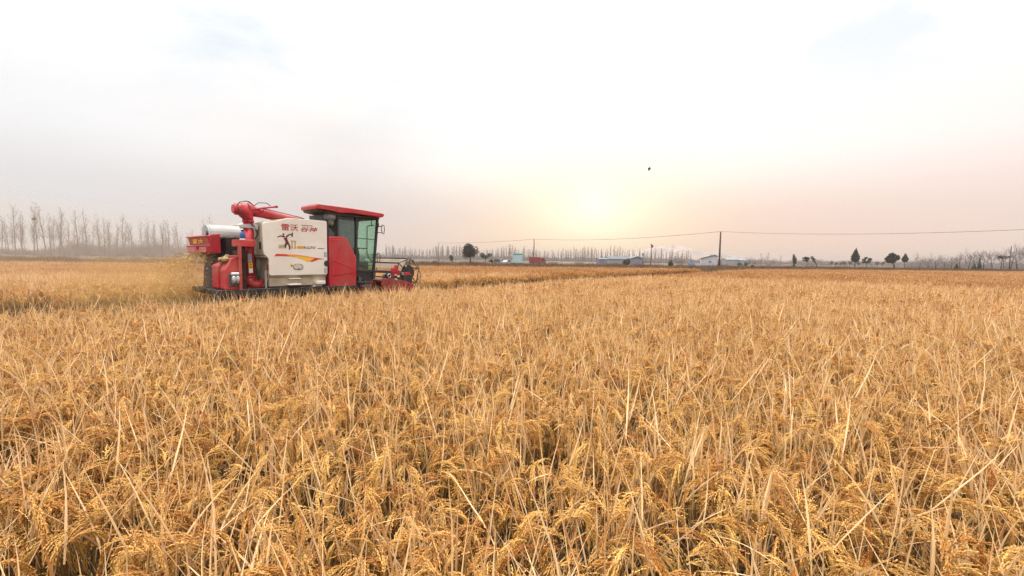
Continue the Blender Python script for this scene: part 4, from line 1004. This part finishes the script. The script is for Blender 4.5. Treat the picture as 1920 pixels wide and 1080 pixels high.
leafy('conifer_tree', 1791, 488, 112, 'small dark conical tree, leftmost among the bare spreading trees', [(0, 0, .5 + .35 * k, .6 * (1 - k / 5) + .1, .35) for k in range(5)], 500, .13, ever, [(0, 0, 0), (0, 0, .4), (0, 0, .8)], .06)
leafy('conifer_tree', 1824, 489, 112, 'low dark conical tree, middle one among the bare spreading trees', [(0, 0, .5 + .33 * k, .6 * (1 - k / 5) + .1, .35) for k in range(5)], 500, .13, ever, [(0, 0, 0), (0, 0, .4), (0, 0, .8)], .06)
leafy('conifer_tree', 1834, 479, 112, 'tall thin dark conifer among the bare spreading trees', [(0, 0, .6 + .45 * k, .42 * (1 - k / 7) + .1, .42) for k in range(7)], 800, .13, ever, [(0, 0, 0), (0, 0, .5), (0, 0, 1.0)], .07)
leafy('evergreen_tree', 1878, 473, 114, 'flat topped dark evergreen near the far right pole', blob_lumps(0, 3.9, 1.1, .35, 8, .42), 700, .15, ever, [(0, 0, 0), (.1, 0, 1.4), (0, 0, 3.0)], .10)
S = Soup(); crown_cards(S, blob_lumps(0, 2.0, 1.2, .8, 6, .6), 500, .2); ball = S.mesh('crown', [green])
S = Soup(); stalk(S, [np.array([0, 0, 0.]), np.array([0, 0, 1.6])], .1, .07, 0, .5, 5); ballt = S.mesh('trunk', [bark_dark])
for i, px in enumerate((1556, 1565, 1574, 1582, 1591, 1608, 1643, 1652, 1703)):
    tree('round_tree', px, 230 + rng.uniform(-15, 20), f'small hazy round tree far off on the right, {ordinal[i]} from the left', 'small round trees far off on the right', ballt, ball, rng.uniform(0, 6), rng.uniform(.8, 1.15))

# thicket and verge: nobody could count these
scrub_m = mat('scrub_twigs', (0.25, 0.205, 0.195), .95, .25, .2)
thickets = []
for i in range(5):
    S = Soup()
    for j in range(7):
        c = np.array([rng.normal() * 2.4, rng.normal() * 1.5, 0]); hh = rng.uniform(1.2, 3.4)
        for q in range(46):
            d = unit(np.array([rng.normal() * .55, rng.normal() * .55, 1.0])); L = hh * rng.uniform(.5, 1.1); a = rng.uniform(.1, .5)
            p1 = c + d * L * a; p2 = c + d * L + rng.normal(size=3) * .15
            stalk(S, [p1, (p1 + p2) / 2 + rng.normal(size=3) * .08, p2], .018, .008, 0, .5, 3)
            for z in range(3):
                p3 = p1 + (p2 - p1) * rng.uniform(.3, .9); stalk(S, [p3, p3 + unit(d + rng.normal(size=3) * .7) * rng.uniform(.3, .8)], .011, .006, 0, .5, 3)
    thickets.append(source('thicket', S, [scrub_m]))
def line_points(px0, px1, d0, d1, n, jitter):
    px = rng.uniform(px0, px1, n); dd = rng.uniform(d0, d1, n); return np.column_stack([(px - 960) / FOC * dd, dd])
tag(scatter('undergrowth', line_points(-60, 760, 190, 330, 260, 0), thickets, .4, 1.5), 'low grey undergrowth at the feet of the poplars behind the field', 'undergrowth', kind='stuff')
tag(scatter('brushwood', line_points(110, 470, 230, 330, 60, 0), thickets, 1.2, 3.6), 'tall hazy brushwood behind the poplars on the left', 'brushwood', kind='stuff')
tag(scatter('undergrowth', np.concatenate([line_points(740, 1300, 350, 520, 420, 0), line_points(1200, 1560, 260, 460, 220, 0), line_points(1560, 1720, 330, 480, 110, 0), line_points(1700, 1960, 200, 330, 90, 0)]), thickets, .6, 1.7), 'hazy leafless scrub along the horizon behind the buildings', 'undergrowth', kind='stuff')
S = Soup()
for j in range(60):
    p = np.array([rng.normal() * .5, rng.normal() * .35, 0]); d = unit(np.array([rng.normal() * .4, rng.normal() * .4, 1.0])); L = rng.uniform(.4, 1.1)
    stalk(S, [p, p + d * L * .6, p + d * L], .016, .005, 0, rng.uniform(), 3)
    for q in range(4):
        pp = p + d * L * rng.uniform(.4, 1); a = unit(rng.normal(size=3)); c_ = unit(np.cross(a, rng.normal(size=3))); S.add([pp, pp + a * .09 + c_ * .03, pp + a * .18, pp + a * .09 - c_ * .03], [(0, 1, 2, 3)], 0, rng.uniform())
weed = source('weed', S, [leaf_mat('dead_weeds', (0.045, 0.014, 0.010), (0.14, 0.06, 0.035))])
S = Soup()
for j in range(70):
    p = np.array([rng.normal() * .6, rng.normal() * .5, 0]); d = unit(np.array([rng.normal() * .4, rng.normal() * .4, 1.0])); L = rng.uniform(.3, .7)
    ribbon(S, [p, p + d * L * .6, p + d * L], [.03, .02, .004], np.array([rng.normal(), rng.normal(), 0]), 0, rng.uniform())
tuft = source('dry_tuft', S, [leaf_mat('dry_grass', (0.10, 0.055, 0.028), (0.20, 0.12, 0.06))])
xv = rng.uniform(-190, 200, 5200); yv = far_y(xv) + 1.0 + rng.gamma(1.2, 22, 5200); pv = np.column_stack([xv, yv]); pv = pv[in_view(pv, 6)]
tag(scatter('dry_grass', pv, [tuft], .8, 1.8), 'dry grass on the verge beyond the rice', 'grass', kind='stuff')
px = np.concatenate([rng.uniform(1380, 1960, 800), rng.uniform(760, 1380, 160), rng.uniform(1780, 1960, 200)]); dd = rng.uniform(82, 96, len(px)); pw_ = np.column_stack([(px - 960) / FOC * dd, dd])
pw_ = pw_[(np.sin(pw_[:, 0] * .35) + np.sin(pw_[:, 0] * .9 + 1) > -.9)]
tag(scatter('dead_weeds', pw_, [weed], .55, 1.0), 'dark reddish dead weeds along the right edge of the field', 'weeds', kind='stuff')

# ------------------------------------------------------------------ hills
hv, hf = [], []
HX = np.linspace(-90, 140, 116); hy = 1500.0
for iy, t in enumerate(np.linspace(-1, 1, 9)):
    for px in HX:
        q = px * 2.2 + 1230                                      # column of the photo
        e_ = np.interp(q, [1040, 1120, 1190, 1226, 1238, 1250, 1259, 1276, 1296, 1317, 1342, 1356, 1390, 1450, 1530], [4, 9, 17, 26, 28, 27, 30.5, 28, 21, 18, 18.5, 14, 9, 5, 2]) + .5 * math.sin(q * .31) + .4 * math.sin(q * .83)
        z = max(0, e_ / FOC * hy * (1 - t * t)) ; yy = hy + t * 160
        hv.append(((q - 960) / FOC * hy, yy, z - .5))
nx_ = len(HX)
for j in range(8):
    for i in range(nx_ - 1): hf.append((j * nx_ + i, j * nx_ + i + 1, (j + 1) * nx_ + i + 1, (j + 1) * nx_ + i))
tag(mesh_obj('hills', hv, hf, mat('haze_paled_hill', (0.36, 0.29, 0.25), .95, .3, .02), smooth=True), 'faint hills on the horizon right of the sun', 'hills', kind='structure')  # pale pinkish base colour has part of the distance haze painted in

# ------------------------------------------------------------------ poles and cables
concrete = mat('weathered_concrete', (0.30, 0.27, 0.25), .9, .15, 1.5)
brownpole = mat('brown_pole', (0.14, 0.065, 0.04), .9, .25, 1.5)
darkpole = mat('dark_pole', (0.055, 0.032, 0.028), .9, .25, 1.5)
ceramic = mat('insulator', (0.10, 0.06, 0.05), .4)
cable_m = mat('cable', (0.16, 0.11, 0.09), .6)
def pole(px, top, dep, m_, label, r=.15, arm=True, trafo=False):
    x, y = ground_at(px, dep); h = height_at(px, top, dep); e = empty('utility_pole', (x, y, 0)); tag(e, label, 'utility pole')
    MB().tube([(0, 0, -.3), (0, 0, h * .5), (0, 0, h)], [r * 1.25, r, r * .8], 12).build('post', m_, e)
    if arm:
        MB().box((0, 0, h - .35), (1.1, .09, .09), Matrix.Rotation(R(40), 3, 'Z')).build('crossarm', m_, e)
        for s_ in (-.45, .45):
            o = MB().lathe([(.03, 0), (.07, .04), (.04, .08), (.07, .12), (.03, .18)], (s_ * math.cos(R(40)), s_ * math.sin(R(40)), h - .30), n=8).build('insulator', ceramic, e)
    else: MB().lathe([(.03, 0), (.08, .05), (.05, .1), (.03, .18)], (0, 0, h), n=8).build('insulator', ceramic, e)
    if trafo:
        MB().box((.25, 0, h - .9), (.7, .6, .9), None, .06).build('transformer', m_, e)
    return Vector((x, y, h))
T1 = pole(822, 456, 214, concrete, 'pale concrete pole farthest left, behind the rice near the round tree', .30, False)
T2 = pole(1000, 449, 158, brownpole, 'reddish brown pole rising behind the red truck', .19, False)
T3 = pole(1347, 435, 105, darkpole, 'tallest dark pole standing beside the white house', .21, False)
T4 = pole(1219, 457, 150, brownpole, 'short brown pole with a transformer right of the sheds', .14, True, True)
T5 = pole(1890, 461, 120, darkpole, 'thin dark pole with a crossarm at the far right', .12, True)
T6 = pole(2406, 402, 52, darkpole, 'dark pole at the right end of the longest cable', .2, False); 
def cable(a, b, sag, label, r=.035):
    pts = [a.lerp(b, t) + Vector((0, 0, .12 - sag * 4 * t * (1 - t))) for t in np.linspace(0, 1, 21)]
    tag(MB().tube(pts, r, 5).build('power_cable', cable_m), label, 'power cable')
cable(T1, T2, .5, 'sagging power cable from the pale pole to the pole behind the truck', .05)
cable(T2, T3, 1.0, 'sagging power cable crossing the sunset glow between two dark poles', .045)
cable(T3, T6, 1.4, 'power cable running from the tallest pole out of the right edge')

# ------------------------------------------------------------------ vehicles, billboard and buildings
tyre = mat('tyre', (.02, .02, .02), .9); wglass = mat('dark_window', (.03, .035, .04), .15)
tred = mat('faded_red_truck', (0.26, 0.022, 0.018), .55, .15, 1.0, dirt=(.16, .05, .035), dirt_amt=.5)
twhite = mat('white_vehicle', (.36, .36, .35), .4)
def wheel(e, x, y, r, w=.22):
    b = MB(); b.lathe([(r * .55, -w / 2), (r * .95, -w / 2), (r, -w / 4), (r, w / 4), (r * .95, w / 2), (r * .55, w / 2)], (x, y, r), (0, 1, 0), 20)
    o = b.build('wheel', tyre, e); b = MB(); b.cyl((x, y - w / 2 - .005, r), (x, y + w / 2 + .005, r), r * .55, 14); b.build('rim', concrete, o)
# red box truck, cab to the right
x, y = ground_at(1007, 128); e = empty('box_truck', (x, y, 0), R(-4)); tag(e, 'dull red box truck parked behind the rice under the brown pole', 'truck')
b = MB(); b.box((-.75, 0, 1.45), (3.5, 1.8, 1.75), None, .03)
for i in range(8): b.box((-2.3 + i * .44, -.91, 1.45), (.05, .03, 1.6))
b.build('cargo_box', tred, e)
b = MB(); b.prism([(1.05, .55), (1.05, 2.05), (1.35, 2.15), (1.95, 2.1), (2.35, 1.35), (2.45, 1.2), (2.45, .55)], (1, 0, 0), (0, 0, 1), (0, -.85, 0), (0, 1.7, 0), .05, 2); cab_ = b.build('cab', tred, e)
b = MB(); b.prism([(1.3, 1.35), (1.3, 1.95), (1.85, 1.95), (2.2, 1.35)], (1, 0, 0), (0, 0, 1), (0, -.865, 0), (0, .03, 0)); b.build('window', wglass, cab_)
MB().box((0, 0, .5), (4.7, .9, .14)).build('chassis', black, e)
for wx in (-1.6, 1.7):
    for wy in (-.78, .78): wheel(e, wx, wy, .38)
# white three wheeled farm truck with an open bed
x, y = ground_at(938, 118); e = empty('farm_truck', (x, y, 0), R(6)); tag(e, 'small white farm truck with dark load beside the billboard', 'truck')
b = MB(); b.prism([(-.15, .45), (-.15, 1.6), (.05, 1.7), (.8, 1.68), (1.05, 1.1), (1.2, .95), (1.2, .45)], (1, 0, 0), (0, 0, 1), (0, -.75, 0), (0, 1.5, 0), .05, 2); cab_ = b.build('cab', twhite, e)
b = MB(); b.prism([(.35, 1.05), (.35, 1.55), (.75, 1.55), (.98, 1.05)], (1, 0, 0), (0, 0, 1), (0, -.765, 0), (0, .03, 0)); b.build('window', wglass, cab_)
b = MB(); b.box((-1.05, 0, .75), (1.7, 1.5, .08)); b.box((-1.05, -.74, 1.0), (1.7, .04, .5)); b.box((-1.05, .74, 1.0), (1.7, .04, .5)); b.box((-1.88, 0, 1.0), (.04, 1.5, .5)); b.build('cargo_bed', dgrey, e)
b = MB(); b.box((-.95, 0, 1.25), (1.1, 1.2, .6), Matrix.Rotation(.1, 3, 'Y'), .12, 2); b.box((-1.5, .2, 1.2), (.5, .8, .5), None, .1); b.build('load', black, e)
MB().box((-.3, 0, .5), (3.0, .7, .12)).build('chassis', black, e)
for wx in (-1.3, .8):
    for wy in (-.66, .66): wheel(e, wx, wy, .3, .18)
# tiny white car at the right of it
x, y = ground_at(950, 116); e = empty('parked_car', (x, y, 0), R(60)); tag(e, 'small white car parked between farm truck and billboard', 'car')
b = MB(); b.prism([(-1.7, .35), (-1.7, .85), (-1.2, .95), (-.8, 1.4), (.4, 1.4), (.95, .95), (1.6, .8), (1.7, .55), (1.7, .35)], (1, 0, 0), (0, 0, 1), (0, -.75, 0), (0, 1.5, 0), .06, 2); bd = b.build('body', twhite, e)
b = MB(); b.prism([(-.95, .98), (-.7, 1.33), (.35, 1.33), (.78, .98)], (1, 0, 0), (0, 0, 1), (0, -.765, 0), (0, 1.53, 0)); b.build('window', wglass, bd)
for wx in (-1.05, 1.05):
    for wy in (-.68, .68): wheel(e, wx, wy, .3, .18)
# billboard
x, y = ground_at(969.5, 114); e = empty('billboard', (x, y, 0), R(8)); tag(e, 'pale teal billboard with darker top band on two posts', 'billboard')
zb, zt = height_at(969.5, 493, 114), height_at(969.5, 475.5, 114)
b = MB(); b.box((0, 0, (zb + zt) / 2), (2.65, .12, zt - zb), None, .01); bo = b.build('board', mat('teal_board', (.34, .52, .54), .5, .1, 1.0, dirt=(.5, .6, .6), dirt_amt=.6), e)
b = MB(); b.box((0, -.07, zt - .17), (2.6, .03, .34)); b.build('header_band', mat('teal_band', (.05, .30, .30), .5), bo)
b = MB()
for i in range(5): b.box((-.1 * (i % 2), -.068, zt - .65 - i * .32), (1.7 - .3 * (i % 3), .02, .09))
b.build('printed_panel', mat('pale_print', (.55, .66, .68), .5), bo)
for s_ in (-.95, .95): MB().tube([(s_, .08, -.2), (s_, .08, zt - .3)], .06, 8).build('post', steel, e)

def windows(e, wall, xs, z, w, h, yf, m_=wglass):
    for xx in xs:
        f_ = MB().box((xx, yf, z), (w + .12, .05, h + .12)).build('window', twhite, wall)
        MB().box((xx, yf - .03, z), (w, .02, h)).build('pane', m_, f_)
lilac = mat('lilac_wall', (.19, .19, .25), .8, .08, .5); paleblue = mat('pale_blue_roof', (.15, .16, .18), .9, .08, .5); greywall = mat('grey_wall', (.26, .27, .29), .85, .08, .5)
def shed(px0, px1, ytop, yeave, dep, wall_m, roof_m, label, yaw=0.0, nwin=0, gable=False):
    px = (px0 + px1) / 2; x, y = ground_at(px, dep); Wd = (px1 - px0) / FOC * dep; hE, hT = height_at(px, yeave, dep), height_at(px, ytop, dep)
    e = empty('shed', (x, y, 0), yaw); tag(e, label, 'shed'); D = 6.0
    w = MB().box((0, D / 2, hE / 2), (Wd, D, hE)).build('wall', wall_m, e)
    b = MB()
    if gable: b.prism([(-Wd / 2 - .2, hE), (0, hT), (Wd / 2 + .2, hE), (Wd / 2 + .2, hE + .12), (0, hT + .14), (-Wd / 2 - .2, hE + .12)], (1, 0, 0), (0, 0, 1), (0, -.3, 0), (0, D + .6, 0)); b.prism([(-Wd / 2, hE), (0, hT), (Wd / 2, hE)], (1, 0, 0), (0, 0, 1), (0, .01, 0), (0, D - .02, 0))
    else: b.prism([(-.3, hE), (D / 2, hT), (D + .3, hE), (D + .3, hE + .1), (D / 2, hT + .12), (-.3, hE + .1)], (0, 1, 0), (0, 0, 1), (-Wd / 2 - .2, 0, 0), (Wd + .4, 0, 0)); b.prism([(0.02, hE), (D / 2, hT), (D - .02, hE)], (0, 1, 0), (0, 0, 1), (-Wd / 2, 0, 0), (Wd, 0, 0))
    b.build('roof', roof_m, e)
    MB().box((Wd * .3, -.02, 1.0), (.9, .05, 2.0)).build('door', mat('shed_door', (.2, .22, .28), .7), w)
    return e
shed(1122, 1138, 484, 486, 176, lilac, lilac, 'lilac block shed at the left end of the sheds', 0, 1)
shed(1139, 1181, 481, 486, 190, greywall, paleblue, 'long low shed with a pale blue roof behind the round bush', 0, 4)
shed(1182, 1205, 481, 485, 178, lilac, paleblue, 'lilac shed with a gabled end beside the transformer pole', 0, 2, True)
x, y = ground_at(1204, 176); tag(MB().lathe([(.35, 0), (.35, 2.5), (.22, 3.0), (.22, 3.9), (.4, 4.0), (.4, 4.5), (.25, 4.9)], (x, y, 0), n=12).build('water_tank', paleblue), 'slim grey tank standing at the right end of the sheds', 'tank')
# white house: ridge runs away to the right, dark eave on the left
dep = 150; x, y = ground_at(1328, dep); e = empty('white_house', (x, y, 0), R(-22)); tag(e, 'white house with a dark sloping roof beside the tall pole', 'house')
plaster = mat('white_plaster', (.50, .50, .52), .8, .05, .6); tiles = mat('dark_roof_tiles', (.09, .06, .055), .85, .25, 2.0)
b = MB(); b.prism([(-2.6, 0), (-2.6, 2.75), (1.7, 4.0), (2.6, 3.55), (2.6, 0)], (1, 0, 0), (0, 0, 1), (0, 0, 0), (0, 7, 0)); w = b.build('wall', plaster, e)
b = MB(); b.prism([(-2.95, 2.62), (1.7, 4.0), (2.8, 3.45), (2.8, 3.6), (1.72, 4.18), (-2.98, 2.78)], (1, 0, 0), (0, 0, 1), (0, -.35, 0), (0, 7.7, 0)); rf_ = b.build('roof', tiles, e)
MB().box((.6, 4.5, 4.1), (.4, .4, .8)).build('chimney', plaster, rf_)
MB().box((.3, -.02, 1.0), (.9, .05, 2.0)).build('door', mat('house_door', (.22, .2, .22), .7), w)
x, y = ground_at(1318, 140); b = MB(); b.box((x, y, .6), (7.5, .2, 1.2)); b.box((x, y, 1.22), (7.6, .3, .06)); tag(b.build('garden_wall', plaster), 'low white wall in front of the white house', 'wall')
x, y = ground_at(1295, 138); e = empty('blue_cart', (x, y, 0)); tag(e, 'small blue cart left of the low white wall', 'cart')
MB().prism([(-.8, .45), (-.95, 1.15), (.95, 1.15), (.8, .45)], (1, 0, 0), (0, 0, 1), (0, -.5, 0), (0, 1.0, 0), .03).build('tray', mat('blue_tray', (.10, .22, .52), .5), e)
for wx in (-.5, .5): wheel(e, wx, -.45, .28, .12)
b = MB(); b.tube([(.8, 0, .6), (1.5, 0, .9)], .03, 6); b.build('handle', black, e)
# a row of far white walled buildings faintly seen right of the pole
for i, (a_, c_, t_) in enumerate([(1360, 1382, 487), (1384, 1400, 488)]):
    shed(a_, c_, t_ - 3, t_, 260, greywall, greywall, ('faint grey building right of the tall pole', 'faint smaller building behind the low bushes')[i], 0, 2)

# ------------------------------------------------------------------ bird
S = Soup(); bd_m = mat('dark_feathers', (.018, .010, .008), .8)
dep = 60; bx, by = ground_at(1210, dep); bz = height_at(1210, 316, dep)
b = MB(); b.lathe([(.005, -.17), (.07, -.13), (.115, -.03), (.12, .05), (.085, .12), (.06, .155), (.062, .19), (.04, .225), (.008, .26)], (0, 0, 0), (.25, -.35, 1), 14)
for s_ in (-1, 1):
    b.prism([(.06, .10), (.13, .13), (.19, .02), (.17, -.14), (.10, -.20), (.07, -.08)], (s_, 0, 0), (0, 0, 1), (0, 0, 0), (0, .03, 0), .006)
b.prism([(-.05, -.13), (.05, -.13), (.08, -.30), (-.08, -.30)], (1, 0, 0), (0, 0, 1), (-.03, .05, 0), (0, .02, 0), .004)
bird = b.build('bird', bd_m); bird.location = (bx, by, bz); tag(bird, 'small dark bird flying alone above the sunset glow', 'bird')
# ------------------------------------------------------------------ chaff and dust behind the harvester
S = Soup()
chaff_m = [straw_mat('chaff', (0.34, 0.18, 0.045), (0.74, 0.48, 0.18), 0.15, .7)]
for i in range(5200):
    t = rng.uniform(0, 1) ** .75; w = rng.uniform(.75, 2.3)
    v = rng.uniform(.2, 1.7)
    u = 3.35 - v * t * 1.15 + rng.normal() * .06; z = 1.78 - 1.45 * t * t - .12 * t + rng.normal() * .07 * (1 + t)
    if z < .05: continue
    p = np.array(root.matrix_basis @ Q(u, w, z)); d = unit(rng.normal(size=3) + np.array([0, 0, -.4])); L = rng.uniform(.015, .09)
    ribbon(S, [p, p + d * L], [rng.uniform(.003, .008)] * 2, rng.normal(size=3), 0, rng.uniform())
for i in range(5200):                                         # finer litter drifting down behind
    u = 3.2 - abs(rng.gamma(1.6, 2.6)); w = rng.uniform(.2, 5.5); z = rng.uniform(.1, 1.75) * math.exp(-max(0, 3.2 - u) * .12) * rng.uniform(.3, 1)
    p = np.array(root.matrix_basis @ Q(u, w, z)); d = unit(rng.normal(size=3)); L = rng.uniform(.01, .06)
    ribbon(S, [p, p + d * L], [rng.uniform(.003, .008)] * 2, rng.normal(size=3), 0, rng.uniform())
co = link(bpy.data.objects.new('chaff', S.mesh('chaff', chaff_m)))
tag(co, 'straw chaff pouring from the rear hood of the harvester', 'chaff', kind='stuff')

def volume_mat(name, col, dens, aniso=0.2):
    mt = bpy.data.materials.new(name); mt.use_nodes = True; t = mt.node_tree; t.nodes.clear()
    v = t.nodes.new('ShaderNodeVolumePrincipled'); v.inputs['Color'].default_value = (*col, 1); v.inputs['Density'].default_value = dens; v.inputs['Anisotropy'].default_value = aniso
    o = t.nodes.new('ShaderNodeOutputMaterial'); t.links.new(v.outputs[0], o.inputs['Volume']); return mt
def cloud(name, c, rad, m_, label, seed):
    bm = bmesh.new(); bmesh.ops.create_icosphere(bm, subdivisions=4, radius=1.0)
    from mathutils import noise as mn
    for v in bm.verts:
        n_ = 1 + .28 * mn.noise(v.co * 1.6 + Vector((seed, 0, 0))) + .12 * mn.noise(v.co * 4 + Vector((0, seed, 0)))
        v.co = Vector((v.co.x * rad[0] * n_, v.co.y * rad[1] * n_, v.co.z * rad[2] * n_))
    me = bpy.data.meshes.new(name); bm.to_mesh(me); bm.free(); me.materials.append(m_)
    o = link(bpy.data.objects.new(name, me)); o.location = root.matrix_basis @ Q(*c); o.rotation_euler = root.rotation_euler
    return tag(o, label, 'dust', kind='stuff')
cloud('dust', (-.6, 2.2, .95), (4.2, 1.9, .75), volume_mat('straw_dust', (.74, .49, .24), .034), 'golden straw dust hanging low behind the harvester', 1.3)
cloud('dust', (-3.0, 9.0, 1.4), (13.0, 8.0, 2.2), volume_mat('drifting_dust', (.70, .57, .43), .013), 'thin dust drifting over the rice left of the harvester', 4.1)

cloud('dust', (2.2, 1.6, 1.05), (1.35, .95, .72), volume_mat('thick_straw_dust', (.62, .39, .15), .26), 'dense golden dust under the rear hood of the harvester', 2.2)
# the air itself, one even closed box round everything
b = MB(); b.box((0, 820, 14), (2600, 1900, 30))
air = b.build('haze', volume_mat('hazy_air', (.50, .475, .465), .0007, .2)); tag(air, 'thin even haze over the whole plain', 'haze', kind='stuff')
